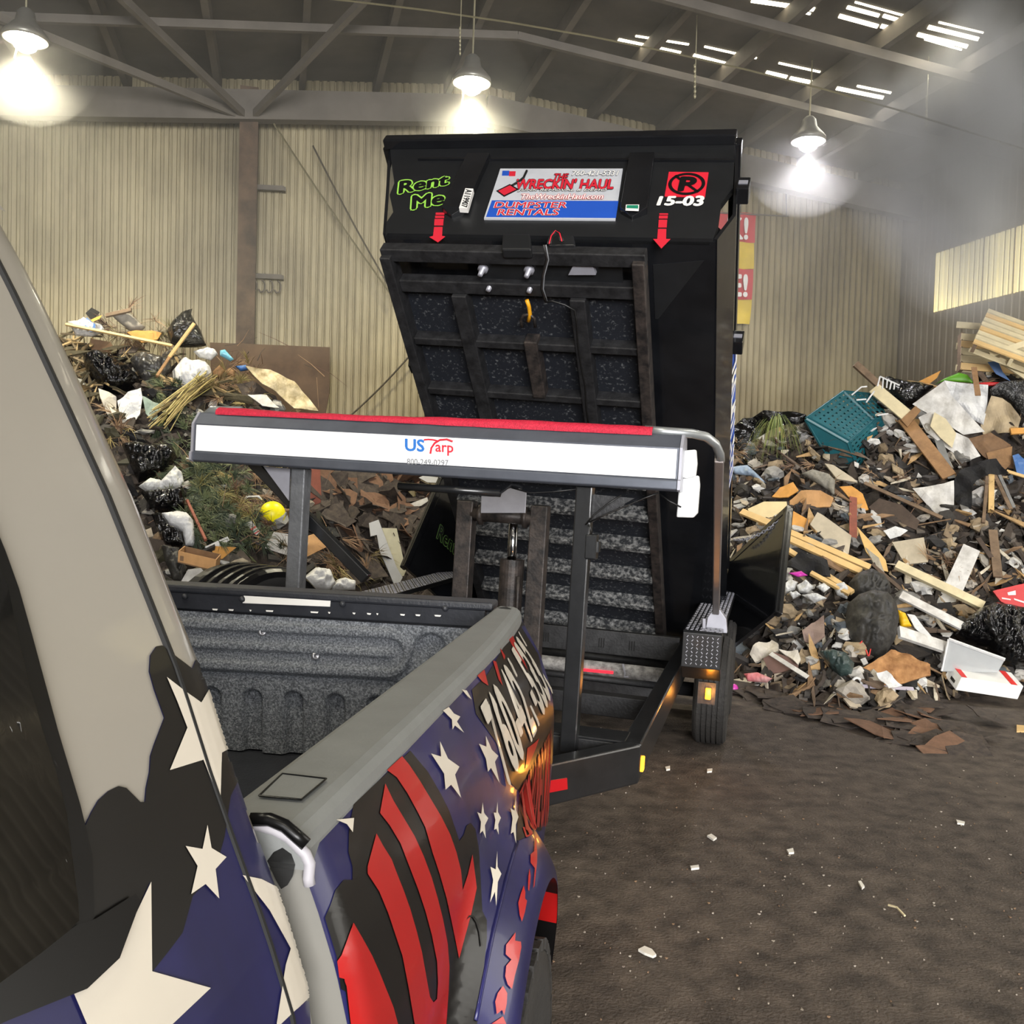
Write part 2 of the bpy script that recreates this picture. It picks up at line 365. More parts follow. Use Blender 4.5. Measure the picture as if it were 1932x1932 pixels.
# hanging lamps
M_lamp = mat('lamp_housing', s(150, 148, 140), .4, .6, .1); M_chain = mat('lamp_chain', s(190, 182, 150), .4, .5, .1)
def lamp(px, py, d, col, power, lab, chain_px=None, glow=90, tail=None):
    c = at(px, py, d); top = Vector((c.x, c.y, 7.75))
    E = empty('hanging_lamp', Matrix.Translation(c), lab, 'lamp', 'hanging hall lamps')
    part('housing', G().lathe([(.05, .34), (.09, .3), (.11, .2), (.2, .1), (.23, .06), (.235, .0), (.225, .0), (.2, .07), (.1, .18), (.0, .19)], c, (0, 0, 1), 24), M_lamp, E, world=True, smooth=True)
    part('bulb', G().lathe([(.0, -.13), (.06, -.12), (.11, -.085), (.13, -.03), (.13, .02), (.08, .1), (.04, .16)], c, (0, 0, 1), 20), mat('bulb_%d' % px, (1, 1, 1), .5, var=0, emit=col, es=glow), E, world=True, smooth=True)
    part('chain', G().tube([c + Vector((0, 0, .33)), top], .012, 5), M_chain, E, world=True)
    if tail: part('pull_cord', G().tube([c + Vector((-.08, 0, .05)), c + Vector((-.1, 0, -.12)), c + Vector((-.12, 0, -tail))], .012, 5), M_chain, E, world=True)
    l = bpy.data.lights.new('lamp_light', 'SPOT'); l.spot_size = radians(138); l.spot_blend = .6; l.energy = power; l.color = col; l.shadow_soft_size = .16
    o = bpy.data.objects.new('lamp_light', l); COL.objects.link(o); o.location = c + Vector((0, 0, -.16))
lamp(890, 158, 11.5, (1, .92, .68), 950, 'hanging hall lamp above the left end of the dumpster', tail=.36)
lamp(48, 76, 10.5, (1, .92, .7), 1100, 'hanging hall lamp in the left corner over the bag pile', tail=.2)
lamp(1525, 268, 13.0, (.95, .93, 1), 480, 'bluish white hall lamp right of the raised dumpster', tail=None)
# strings of beads / chain hanging from the roof
for x, y0, y1, d, lab in ((868, 50, 104, 11.0, 'short chain with a ring hanging above the middle lamp'), (1748, 180, 242, 12.5, 'beaded chain hanging from the roof at the right'), (1311, 120, 186, 12.0, 'pale chain hanging from the roof above the dumpster')):
    E = empty('hanging_chain', Matrix.Translation(at(x, y1, d)), lab, 'chain'); nk = 7
    for k in range(nk):
        c = at(x, y0 + (y1 - y0) * (k + .5) / nk, d); r = abs(y1 - y0) / nk * .36 * d / FPX
        part('link', G().lathe([(r * sin(pi * q / 6) * .75, -r * cos(pi * q / 6) * 1.3) for q in range(7)], c, (0, 0, 1), 8), M_chain, E, world=True, smooth=True)
    part('cord', G().tube([at(x, y0, d) + Vector((0, 0, .6)), at(x, y1, d)], .006, 5), M_chain, E, world=True)
# unseen spots added behind and beside camera to brighten hall and truck bed
for (x, y, z, p) in ((-1.6, 0.3, 6.9, 520), (-5.0, 3.0, 6.9, 330), (4.5, 3.5, 6.9, 330), (7.5, 8.5, 6.7, 420), (0, -5, 6.9, 330), (6, -5, 6.9, 330)):
    l = bpy.data.lights.new('hall_fill_spot', 'SPOT'); l.spot_size = radians(138); l.spot_blend = .6; l.energy = p; l.color = (1, .93, .74); l.shadow_soft_size = .3
    o = bpy.data.objects.new('hall_fill_spot', l); COL.objects.link(o); o.location = (x, y, z)
# dusty haze filling the hall
def volume(name, g, dens, col, label, noise_scale=None, thr=(.45, .75), aniso=.0):
    m = bpy.data.materials.new(name); m.use_nodes = True; N, L = m.node_tree.nodes, m.node_tree.links; N.remove(N['Principled BSDF'])
    v = N.new('ShaderNodeVolumeScatter'); v.inputs['Color'].default_value = col + (1,); v.inputs['Density'].default_value = dens; v.inputs['Anisotropy'].default_value = aniso
    if noise_scale:
        tc = N.new('ShaderNodeTexCoord'); nz = N.new('ShaderNodeTexNoise'); nz.inputs['Scale'].default_value = noise_scale; nz.inputs['Detail'].default_value = 3; L.new(tc.outputs['Object'], nz.inputs['Vector'])
        mr = N.new('ShaderNodeMapRange'); mr.inputs['From Min'].default_value = thr[0]; mr.inputs['From Max'].default_value = thr[1]; mr.inputs['To Max'].default_value = dens; L.new(nz.outputs[0], mr.inputs[0])
        ln = N.new('ShaderNodeVectorMath'); ln.operation = 'LENGTH'; L.new(tc.outputs['Object'], ln.inputs[0])
        ml = N.new('ShaderNodeMapRange'); ml.inputs['From Min'].default_value = .35; ml.inputs['From Max'].default_value = 1.0; ml.inputs['To Min'].default_value = 1; ml.inputs['To Max'].default_value = 0; L.new(ln.outputs['Value'], ml.inputs[0])
        mu = N.new('ShaderNodeMath'); mu.operation = 'MULTIPLY'; L.new(mr.outputs[0], mu.inputs[0]); L.new(ml.outputs[0], mu.inputs[1]); L.new(mu.outputs[0], v.inputs['Density'])
    L.new(v.outputs[0], N['Material Output'].inputs['Volume'])
    o = bpy.data.objects.new(name, g.mesh(name)); COL.objects.link(o); o.data.materials.append(m)
    return tag(o, label, 'haze' if not noise_scale else 'smoke', kind='stuff')
HAZE = True
if HAZE:
    g = G(); g.b6(LAT_L + .3, LAT_R - .1, 6.2, WALL_Y - .2, 3.3, 7.15); g.xf(MB_)
    volume('haze', g, .016, (.96, .94, .86), 'thin dusty haze hanging in the hall under the roof')
    for x_, y_, d_, r_, dn, lab in ((890, 158, 11.5, .75, .075, 'added glow halo around the middle hall lamp'), (48, 76, 10.5, .8, .085, 'added glow halo around the left corner lamp'), (1525, 268, 13.0, .9, .1, 'added glow halo around the bluish right lamp')):
        g = G().lathe([(r_ * sin(pi * q / 10), -r_ * cos(pi * q / 10)) for q in range(11)], (0, 0, 0), (0, 0, 1), 20); o = volume('lamp_halo', g, dn, (.98, .96, .9), lab, aniso=.0); o.location = at(x_, y_, d_) + Vector((0, 0, -.1))  # denser spheres added only to give each lamp a halo
    for c, r, dn, lab in ((at(1905, 215, 10.5), (1.9, 1.8, 2.4), 3.4, 'thick pale smoke drifting up by the right wall'),):
        g = G(); prof = [(sin(pi * q / 10), -cos(pi * q / 10)) for q in range(11)]; g.lathe(prof, (0, 0, 0), (0, 0, 1), 16)
        o = volume('smoke_plume', g, dn, (.97, .96, .9), lab, 1.6, (.42, .72)); o.location = c; o.scale = r
# ================================================================ the pickup truck
def lerp_tab(tab, x):
    if x <= tab[0][0]: return tab[0][1]
    for (a, b), (c, d) in zip(tab, tab[1:]):
        if x <= c: return b + (d - b) * (x - a) / (c - a)
    return tab[-1][1]
def sstep(x): x = max(0, min(1, x)); return x * x * (3 - 2 * x)
M_cab = mat('silver_wrap_paint', s(148, 143, 134), .3, .0, .06, 1.5, coat=.5)
M_navy = mat('navy_wrap', s(38, 38, 88), .3, 0, .35, 2.2, coat=.15, spec=.3, col2=s(28, 28, 64), stretch=(1, 2, 1))
M_blackw = mat('black_wrap', s(17, 16, 16), .32, 0, .25, 2, coat=.1, spec=.3)
M_redw = mat('red_wrap', s(172, 22, 22), .3, 0, .12, 3, coat=.2)
M_starw = mat('cream_star_wrap', s(208, 200, 186), .35, 0, .06, 3, coat=.3)
M_trim = mat('black_window_trim', s(9, 9, 10), .3, 0, .1, 4, spec=.25)
M_glass = mat('dark_tinted_glass', s(10, 11, 12), .03, 0, 0, spec=.55, coat=.3)
M_cap = mat('grey_plastic_rail_cap', s(116, 118, 117), .5, 0, .14, 9, .15, 160, bdist=.002)
M_liner = mat('sprayed_bed_liner', s(172, 177, 184), .5, 0, .7, 150, 1, 240, col2=s(84, 88, 95), bdist=.005, thresh=(.42, .72), detail=9)
M_linerd = mat('black_liner_plastic', s(46, 48, 54), .45, 0, .3, 20, .5, 120, bdist=.003)
M_grey = mat('grey_primer_panel', s(120, 118, 112), .5, 0, .12, 4)
M_rubber = mat('tyre_rubber', s(44, 42, 40), .75, 0, .3, 12, .3, 60)
M_hole = mat('hole_shade', s(12, 12, 12), .8, var=0)  # near-black on flat pieces, standing for the shade in holes and gaps
TRUCK = empty('pickup_truck', MK @ Matrix.Translation((-1.25, 1.0, 0)), 'pickup truck in a red, navy and black star graphic wrap, seen over its bed', 'truck')
def K3(l, t, z): return MK @ Vector((l, t, z))
# --- cab side: measured tumblehome profile swept along the truck
CABP = [(.40, -.37), (.55, -.345), (.75, -.33), (1.0, -.337), (1.12, -.353), (1.181, -.367), (1.231, -.378), (1.323, -.411), (1.402, -.445), (1.494, -.483), (1.599, -.522), (1.692, -.565), (1.797, -.614), (1.878, -.657), (2.004, -.725), (2.054, -.754), (2.134, -.805)]
KC = .943
def K3c(l, t, z): return K3(l * KC, t * KC, CAM_H + (z - CAM_H) * KC)
def cab_pt(t, z): return K3c(lerp_tab(CABP, z) - .02 * max(0, -t), t, z)
zsC = [.4 + (2.134 - .4) * i / 46 for i in range(47)]
g = G(); rear = [(.0, .0)]
ts = [-1.3, -.8, -.4, 0, .2, .4, .55, .7, .8, .9, .985]
def cabgrid(ts, extra=None):
    g = G(); vs = []; w = len(ts)
    for z in zsC:
        for t in ts: vs.append(cab_pt(t, z))
    g.add(vs, [(j * w + i, j * w + i + 1, (j + 1) * w + i + 1, (j + 1) * w + i) for j in range(len(zsC) - 1) for i in range(w - 1)]); return g
gA = cabgrid(ts)
# rear pillar strip with rounded corner running into the back of the cab
vs = []; steps = [(1.0, 0), (1.02, .001), (1.04, .003), (1.055, .008), (1.064, .018), (1.068, .035), (1.07, .1), (1.07, .6), (1.07, 1.3)]; w = len(steps)
for z in zsC:
    l0 = lerp_tab(CABP, z)
    for t, dl in steps: vs.append(K3c(l0 - dl, t, z))
gB = G().add(vs, [(j * w + i, j * w + i + 1, (j + 1) * w + i + 1, (j + 1) * w + i) for j in range(len(zsC) - 1) for i in range(w - 1)])
gR = G(); vs = []
rp_ = [(-.805, 2.134), (-.85, 2.18), (-.92, 2.215), (-1.1, 2.235), (-1.6, 2.235)]
for l, z in rp_: vs += [K3c(l, -1.3, z), K3c(l, 1.07, z)]
gR.add(vs, [(2 * i, 2 * i + 1, 2 * i + 3, 2 * i + 2) for i in range(4)])
gS = G(); vs = []          # raised dark strip drawn as the seam between door panel and pillar
for z in zsC:
    l0 = lerp_tab(CABP, z); vs += [K3c(l0, .984, z), K3c(l0 + .0045, .986, z), K3c(l0 + .0045, .991, z), K3c(l0, .993, z)]
gS.add(vs, [(j * 4 + i, j * 4 + i + 1, j * 4 + i + 5, j * 4 + i + 4) for j in range(len(zsC) - 1) for i in range(3)])
gF = G(); vs = []
for z in zsC: l0 = lerp_tab(CABP, z); vs += [K3c(l0, .985, z), K3c(l0, 1.0, z)]
gF.add(vs, [(2 * j, 2 * j + 1, 2 * j + 3, 2 * j + 2) for j in range(len(zsC) - 1)])
cab_bvh = bvh_of([gA, gB, gF])
def mirror_far(): pass
CABE = part('cab_side', gA, M_cab, TRUCK, world=True, smooth=True)
part('rear_pillar', gB, M_cab, TRUCK, world=True, smooth=True)
part('cab_roof', gR, M_cab, TRUCK, world=True, smooth=True)
part('panel_seam', gS, M_hole, TRUCK, world=True)
cq = lambda L: [(x / 2.64, 1200 + y / 2.64) for x, y in L]
edge = [(415, 945), (445, 880), (480, 820), (530, 775), (580, 750), (620, 760), (660, 800), (690, 830), (712, 830), (718, 760), (735, 680), (740, 600), (760, 540), (810, 410), (760, 270), (735, 180), (740, 100), (770, 55), (800, 50), (850, 90), (950, 165), (968, 120)]
decal('navy_wrap_panel', [cq(edge + [(1050, 215), (1105, 380), (1170, 600), (1260, 870), (1400, 1270), (1585, 1770), (1600, 2000), (-100, 2000), (-100, 1900), (240, 1650), (430, 1430)])], cab_bvh, M_navy, TRUCK, .0012, 7)
decal('black_wrap_patch', [cq(edge + [(1048, 215), (1100, 380), (1165, 590), (1190, 700), (1140, 800), (1110, 1000), (1060, 1180), (950, 1300), (900, 1480), (840, 1560), (745, 1680), (735, 1230), (560, 1620), (430, 1430)])], cab_bvh, M_blackw, TRUCK, .0022, 7)
for st in ([(818, 208), (905, 275), (990, 335), (1045, 240), (1080, 330), (1090, 420), (1156, 550), (1092, 585), (1085, 830), (1000, 620), (832, 672), (920, 460), (870, 330)],
           [(1020, 945), (1040, 1060), (1115, 1105), (1060, 1165), (1078, 1312), (1010, 1240), (938, 1290), (970, 1150), (910, 1050), (995, 1065)],
           [(738, 1228), (742, 1675), (1035, 1757), (830, 1950), (420, 1950), (350, 1785), (550, 1620)],
           [(1195, 1195), (1290, 1215), (1392, 1268), (1575, 1770), (1560, 1830), (1545, 1785), (1360, 1960), (1410, 1640), (1435, 1560), (1330, 1370)]):
    decal('star', [cq(st)], cab_bvh, M_starw, TRUCK, .0032, 4)
decal('window_trim', [[(-260, 700), (-60, 900), (0, 1045), (25, 1115), (49, 1200), (98, 1382), (140, 1522), (163, 1617), (166, 1735), (120, 1795), (-260, 2010)]], cab_bvh, M_trim, TRUCK, .006, 25)
decal('window_glass', [[(-250, 760), (-80, 960), (0, 1110), (17, 1200), (38, 1290), (64, 1382), (91, 1465), (110, 1541), (121, 1628), (131, 1704), (133, 1742), (114, 1761), (57, 1806), (-60, 1890), (-250, 1990)]], cab_bvh, M_glass, TRUCK, .008, 25)
decal('belt_moulding', [[(-100, 1905), (133, 1748), (166, 1738), (243, 1690), (252, 1705), (212, 1812), (150, 1870), (0, 1930), (-100, 1975)]], cab_bvh, M_trim, TRUCK, .007, 20)
# --- bed side with flare and wheel arch
BEDP = [(.52, -.33), (.62, -.312), (.75, -.30), (.9, -.292), (1.05, -.292), (1.155, -.303), (1.26, -.33), (1.33, -.355), (1.38, -.376), (1.402, -.386)]
TW, ZW, RA = 1.86, .47, .53
def bed_l(t, z):
    l = lerp_tab(BEDP, z) - lerp_tab([(1.1, .018), (1.26, .037), (1.353, .06)], z) * max(0, (t - 1.9) / 1.25) ** 2
    r = sqrt((t - TW) ** 2 + (z - ZW) ** 2)
    l += .10 * sstep((.72 - r) / .19) * sstep((1.25 - z) / .2)
    if t > 3.1: l -= .06 * (min(t - 3.1, .08) / .07) ** 3
    if t < 1.065: l -= .012 * (1.065 - t) / .03
    return l
def bedS(t, z): return K3(bed_l(t, z), t, z)
nu, nv = 106, 46; T0, T1, Z0, Z1 = 1.035, 3.17, .52, 1.402
vs = []; okv = []; cell = .024
for j in range(nv + 1):
    for i in range(nu + 1):
        t, z = T0 + (T1 - T0) * i / nu, Z0 + (Z1 - Z0) * j / nv; r = sqrt((t - TW) ** 2 + (z - ZW) ** 2)
        k = r > RA - cell
        if k and r < RA: t, z = TW + (t - TW) * RA / r, ZW + (z - ZW) * RA / r
        vs.append(bedS(t, z)); okv.append(k)
fs = [f for j in range(nv) for i in range(nu) for f in [(j * (nu + 1) + i, j * (nu + 1) + i + 1, (j + 1) * (nu + 1) + i + 1, (j + 1) * (nu + 1) + i)] if all(okv[q] for q in f)]
gBed = G().add(vs, fs); bed_bvh = bvh_of([gBed])
part('bed_side', gBed, M_navy, TRUCK, world=True, smooth=True)
# arch return lip, wrapped red and black
for k in range(12):
    a0, a1 = pi * (k / 12), pi * ((k + 1) / 12); g = G()
    def lip(u, v):
        a = a0 + (a1 - a0) * u; t, z = TW + RA * cos(a), ZW + RA * sin(a)
        return K3(bed_l(t, z) - .001 - .16 * v - .03 * v * max(0, cos(a)), TW + (RA + .004 + .02 * v) * cos(a), ZW + (RA + .004 + .02 * v) * sin(a))
    g.grid(lip, 4, 3); part('arch_lip', g, M_redw if k in (0, 2, 4, 5, 7, 9) else M_blackw, TRUCK, world=True, smooth=True)
# graphics traced on the bed side
ca = lambda L: [(450 + x / 2.972, 1400 + y / 2.972) for x, y in L]
cb = lambda L: [(330 + x / 2.646, 1060 + y / 2.646) for x, y in L]
decal('black_wrap_patch', [ca([(640, 352), (735, 262), (840, 165), (960, 50), (1060, 170), (1130, 290), (1180, 390), (1235, 555), (1260, 520), (1275, 470), (1300, 455), (1325, 490), (1345, 600), (1365, 950), (1390, 1000), (1390, 1100), (1370, 1300), (1330, 1620), (600, 1620), (545, 1200), (480, 985), (510, 920), (540, 830), (585, 775), (635, 775), (635, 700), (612, 620), (615, 500)])], bed_bvh, M_blackw, TRUCK, .0012)
decal('black_wrap_patch', [cb([(1560, 560), (1735, 265), (1800, 330), (1850, 450), (1885, 600), (1890, 800), (1880, 1100), (1850, 1330), (1700, 1400), (1720, 1150), (1680, 1110), (1600, 900), (1500, 760), (1480, 640)])], bed_bvh, M_blackw, TRUCK, .0012)
decal('red_stripe', [ca([(825, 160), (910, 82), (950, 130), (1010, 220), (1070, 320), (1130, 420), (1180, 520), (1215, 620), (1240, 720), (1250, 830), (1280, 740), (1305, 630), (1330, 820), (1300, 960), (1230, 1215), (1190, 1020), (1160, 880), (1120, 740), (1080, 620), (1040, 480), (1000, 400), (940, 290), (880, 200)])], bed_bvh, M_redw, TRUCK, .0024)
decal('red_stripe', [ca([(815, 235), (860, 330), (920, 430), (980, 530), (1030, 640), (1075, 760), (1110, 880), (1140, 1000), (1165, 1130), (1175, 1260), (1170, 1400), (1155, 1620), (985, 1620), (945, 1380), (910, 1200), (870, 1080), (830, 960), (780, 840), (715, 740), (715, 700), (765, 515), (800, 580), (850, 660), (880, 740), (920, 840), (955, 940), (990, 1060), (1020, 1180), (1045, 1320), (1065, 1430), (1085, 1460), (1105, 1440), (1110, 1350), (1105, 1230), (1075, 1080), (1040, 950), (1000, 830), (950, 700), (900, 570), (840, 470), (785, 400)])], bed_bvh, M_redw, TRUCK, .0024)
decal('red_stripe', [ca([(635, 1015), (690, 1110), (740, 1200), (780, 1290), (820, 1390), (860, 1490), (895, 1620), (590, 1620), (560, 1350), (545, 1230), (570, 1195)])], bed_bvh, M_redw, TRUCK, .0024)
for st, f in (([(1270, 960), (1320, 975), (1315, 898), (1355, 985), (1412, 1025), (1390, 1065), (1420, 1180), (1370, 1115), (1342, 1140), (1335, 1060)], cb), ([(1510, 910), (1548, 925), (1545, 870), (1575, 940), (1607, 970), (1590, 1000), (1613, 1105), (1570, 1030), (1555, 1050), (1545, 985)], cb),
              ([(1330, 745), (1360, 728), (1385, 760), (1417, 775), (1400, 800), (1435, 855), (1390, 820), (1378, 840), (1375, 790)], cb), ([(1425, 640), (1450, 645), (1475, 690), (1455, 675)], cb), ([(535, 440), (635, 430), (628, 510), (595, 465)], ca),
              ([(1360, 340), (1368, 400), (1392, 430), (1372, 470), (1378, 543), (1360, 500), (1345, 515), (1350, 450), (1330, 395), (1352, 405)], ca), ([(1444, 338), (1446, 395), (1463, 428), (1448, 465), (1452, 525), (1438, 490), (1425, 495), (1432, 440), (1422, 398), (1437, 400)], ca),
              ([(1548, 305), (1550, 385), (1563, 425), (1548, 470), (1550, 575), (1535, 510), (1520, 520), (1530, 435), (1518, 375), (1540, 390)], ca), ([(1443, 615), (1445, 705), (1467, 745), (1447, 790), (1438, 925), (1430, 845), (1403, 905), (1420, 780), (1405, 705), (1435, 720)], ca)):
    decal('star', [f(st)], bed_bvh, M_starw, TRUCK, .0034, 10)
for p in ([(1505, 570), (1540, 540), (1560, 620), (1530, 600)], [(1583, 495), (1600, 500), (1632, 620), (1612, 590)], [(1615, 425), (1645, 470), (1640, 492)], [(1655, 372), (1680, 360), (1702, 420), (1742, 500), (1757, 542), (1720, 480), (1680, 420)], [(1745, 1035), (1755, 930), (1790, 905), (1815, 880), (1790, 950), (1760, 1020)], [(1800, 360), (1812, 370), (1850, 500), (1842, 490)]): decal('red_splash', [cb(p)], bed_bvh, M_redw, TRUCK, .0026, 10)
cc = lambda L: [(850 + x / 5.056, 1550 + y / 5.056) for x, y in L]
for p in ([(805, 125), (818, 300), (815, 400), (790, 620), (780, 640), (795, 450), (755, 400), (755, 320), (790, 290)], [(745, 455), (755, 520), (740, 670), (728, 650), (735, 520)], [(690, 615), (703, 680), (700, 740), (720, 760), (700, 860), (670, 960), (650, 900), (635, 780), (660, 700)], [(610, 1060), (605, 1140), (660, 1150), (665, 1200), (640, 1330), (600, 1480), (575, 1600), (535, 1560), (510, 1480), (520, 1380), (570, 1320), (515, 1270), (520, 1180), (560, 1130)], [(490, 1570), (530, 1640), (525, 1740), (500, 1850), (480, 1800), (430, 1840), (415, 1720), (440, 1640)], [(490, 1860), (520, 1932), (380, 1932)], [(680, 60), (700, 60), (722, 150), (710, 150)], [(700, 10), (715, 5), (745, 80), (735, 90)]): decal('red_splash', [cc(p)], bed_bvh, M_redw, TRUCK, .0026, 10)
def bed_text(name, txt, quad, m, bold, off, shear=0):
    C4 = []
    for x, y in quad:
        p, nn, _i, _d = cast(bed_bvh, x, y); q = MK.inverted() @ p if p else hit(MK, x, y, 0, -.345); C4.append((min(q.y, 3.11), q.z))
    V0, _ = text2d(txt); x0 = min(v[0] for v in V0); x1 = max(v[0] for v in V0); y0 = min(v[1] for v in V0); y1 = max(v[1] for v in V0)
    V2, F = text2d(txt, bold, shear); P = []
    for x, y in V2:
        u, v = (x - x0) / (x1 - x0), (y - y0) / (y1 - y0)
        f = lambda a: (C4[3][a] * (1 - u) + C4[2][a] * u) * (1 - v) + (C4[0][a] * (1 - u) + C4[1][a] * u) * v
        t, z = f(0), f(1); P.append(K3(bed_l(t, z) + off + .00012 * (len(P) // len(V0)), t, z))
    g = G().add(P, [f for f in F] + [f[::-1] for f in []]); part(name, g, m, TRUCK, world=True)
bed_text('phone_number', '760-421-5331', cb([(1522, 735), (1812, 362), (1868, 600), (1655, 1118)]), M_starw, .032, .004)
bed_text('lettering', 'THE WRECKIN', cb([(1722, 1130), (1872, 850), (1880, 1130), (1712, 1330)]), mat('dull_red_print', s(150, 34, 28), .3, var=.1), .03, .004)
bed_text('lettering', 'JUNK', ca([(1585, 480), (1660, 350), (1668, 372), (1605, 530)]), M_redw, .03, .004)
# fuel flap seam and door dent
p_ = lambda L: [(450 + x / 2.972, 1400 + y / 2.972) for x, y in L]
decal('fuel_flap_seam', [p_([(1270, 1000), (1285, 975), (1310, 975), (1335, 1010), (1350, 1060), (1360, 1140), (1352, 1150), (1342, 1070), (1325, 1015), (1305, 985), (1288, 985)])], bed_bvh, M_trim, TRUCK, .003, 10)
pts = [q for q in [cast(bed_bvh, x, y)[0] for x, y in p_([(1560, 560), (1535, 640), (1500, 760), (1465, 900), (1430, 1040), (1400, 1180), (1370, 1330), (1345, 1460), (1325, 1560)])] if q]
part('body_crease', G().tube([q + (K3(1, 0, 0) - K3(0, 0, 0)) * .001 for q in pts], .004, 6), M_navy, TRUCK, world=True, smooth=True)
# rail cap
prof = [(-.505, 1.372), (-.505, 1.408), (-.500, 1.416), (-.49, 1.42), (-.41, 1.42), (-.396, 1.416), (-.386, 1.407), (-.381, 1.394), (-.379, 1.375)]
tv = [1.03 + (3.125 - 1.03) * i / 24 for i in range(25)]
g = G(); vs = []
for t in tv:
    e = .045 * max(0, (t - 1.9) / 1.25) ** 2 + (.03 * ((t - 3.0) / .12) ** 2 if t > 3.0 else 0)
    for l, z in prof: vs.append(K3(l - e * (0 if l < -.48 else 1), t, z - (.012 * ((t - 3.02) / .1) ** 2 if t > 3.02 else 0)))
m_ = len(prof); g.add(vs, [(j * m_ + i, j * m_ + i + 1, (j + 1) * m_ + i + 1, (j + 1) * m_ + i) for j in range(24) for i in range(m_ - 1)] + [tuple(range(m_)), tuple(range(24 * m_ + m_ - 1, 24 * m_ - 1, -1))])
rail_bvh = bvh_of([g]); part('rail_cap', g, M_cap, TRUCK, world=True, smooth=False, bevel=.0)
decal('stake_pocket_lid', [cb([(420, 1183), (535, 1072), (755, 1098), (630, 1203)])], rail_bvh, M_cap, TRUCK, .0035, 30)
pl = cb([(420, 1183), (535, 1072), (755, 1098), (630, 1203)]); q4 = [cast(rail_bvh, x, y)[0] for x, y in pl]
part('lid_groove', G().tube([p + Vector((0, 0, .004)) for p in q4 + q4[:1]], .0014, 5), M_trim, TRUCK, world=True)
decal('stake_pocket', [cb([(1610, 232), (1640, 214), (1700, 220), (1680, 238)])], rail_bvh, M_hole, TRUCK, .002, 20)
g = G(); g.b6(-.52, -.50, 1.05, 3.1, .86, 1.375); g.xf(MK); part('inner_bed_wall', g, M_linerd, TRUCK, world=True)
g = G(); g.b6(-2.02, -.5, 1.05, 3.1, .78, .86); g.xf(MK); part('bed_floor', g, M_linerd, TRUCK, world=True)
g = G(); g.b6(-2.14, -2.02, 1.04, 3.12, .6, 1.41); g.xf(MK); part('bed_side', g, M_navy, TRUCK, world=True, bevel=.03)
# front of the bed: grey panel with pale flange and a near-black slab as its shaded opening
g = G(); g.b6(-2.02, -.402, 1.04, 1.065, .55, 1.39); g.xf(MK)
g.grid(lambda u, v: K3(-.402 + (bed_l(1.036, .53 + .86 * v) + .402) * u, 1.039 + .012 * (1 - u) * 0, .53 + .86 * v), 6, 24)
part('bed_front_panel', g, M_grey, TRUCK, world=True)
fq = lambda x, y, o=0: MK @ hit(MK, x, y, 1, 1.034 - o)
cz = lambda L: [(440 + x / 4.093, 1460 + y / 4.093) for x, y in L]
part('flange', G().tube([fq(x, y) for x, y in cz([(60, 395), (180, 392), (320, 430), (430, 490), (500, 560), (560, 620), (590, 690), (580, 800), (590, 860)])], .007, 8), mat('pale_flange_paint', s(160, 157, 162), .5, var=.1), TRUCK, world=True, smooth=True)
decalp = [fq(x, y, .004) for x, y in cz([(262, 672), (310, 605), (380, 570), (450, 620), (480, 700), (460, 790), (420, 860), (370, 890), (330, 820)])]
part('opening', G().prism(decalp, fq(500, 1600) - fq(500, 1600, -1), .006), M_hole, TRUCK, world=True)
part('rail_seal', G().tube([fq(x, y, .006) for x, y in cz([(140, 350), (280, 350), (400, 400), (480, 470), (565, 545)])], .008, 7), M_trim, TRUCK, world=True, smooth=True)
# --- tailgate with embossed liner
TG = part('tailgate', (lambda g: (g.b6(-2.02, -.53, 3.115, 3.16, .84, 1.40), g.xf(MK))[1])(G()), M_linerd, TRUCK, world=True, bevel=.01)
def emboss(X, Y):     # crop coordinates of the photo -> relief in metres (towards the camera is +)
    d = 0.0
    def sd_stadium(x, y, x1, cy, hy): dx = max(0, x - x1); return sqrt(dx * dx + (y - cy) ** 2) - hy
    cy = 345 + .05 * X + 55
    for hy, amp in ((125, .012), (78, -.010), (22, .008)):
        q = sd_stadium(X, Y, 1075 if hy < 100 else 1060, cy, hy); d += amp * sstep((-q + 6) / 16)
    q = sqrt((X - 1275) ** 2 + (Y - 435) ** 2) - 78; d -= .016 * sstep((-q + 6) / 16)
    yl = 541 + .055 * X
    d -= .010 * math.exp(-((Y - yl) / 7) ** 2)
    if Y > yl + 20:
        for xc in (-20, 185, 390, 595, 803, 1010):
            top = yl + 75 + 45; dx = abs(X - xc) - 46; q = dx if Y > top else sqrt((X - xc) ** 2 + (Y - top) ** 2) - 46
            q = max(q, Y - (yl + 430)); d -= .022 * sstep((-q + 8) / 22)
    return d
g = G(); NU, NV = 210, 90
def tgp(u, v):
    l, z = -2.0 + 1.47 * u, .865 + (1.335 - .865) * v; x, y, _ = proj(K3(l, 3.08, z)); X, Y = (x - 330) * 2.646, (y - 1060) * 2.646
    return K3(l, 3.07 - 1.5 * emboss(X, Y), z)
g.grid(tgp, NU, NV); part('tailgate_liner', g, M_liner, TRUCK, world=True, smooth=True)
g = G(); g.b6(-2.02, -.52, 3.055, 3.17, 1.398, 1.425); g.xf(MK); part('tailgate_cap', g, M_linerd, TRUCK, world=True, bevel=.008)
g = G(); g.b6(-2.0, -.545, 3.062, 3.09, 1.342, 1.398); g.xf(MK); part('liner_strip', g, mat('glossy_black_strip', s(50, 52, 58), .3, 0, .3, 14, .3, 60, bdist=.003), TRUCK, world=True, bevel=.004)
tq = lambda x, y, o=.0: MK @ hit(MK, x, y, 1, 3.06 - o)
part('white_label', G().prism([tq(x, y, .003) for x, y in cb([(345, 166), (778, 180), (775, 224), (338, 206)])], tq(500, 1200, 1) - tq(500, 1200), .002), M_white, TRUCK, world=True)
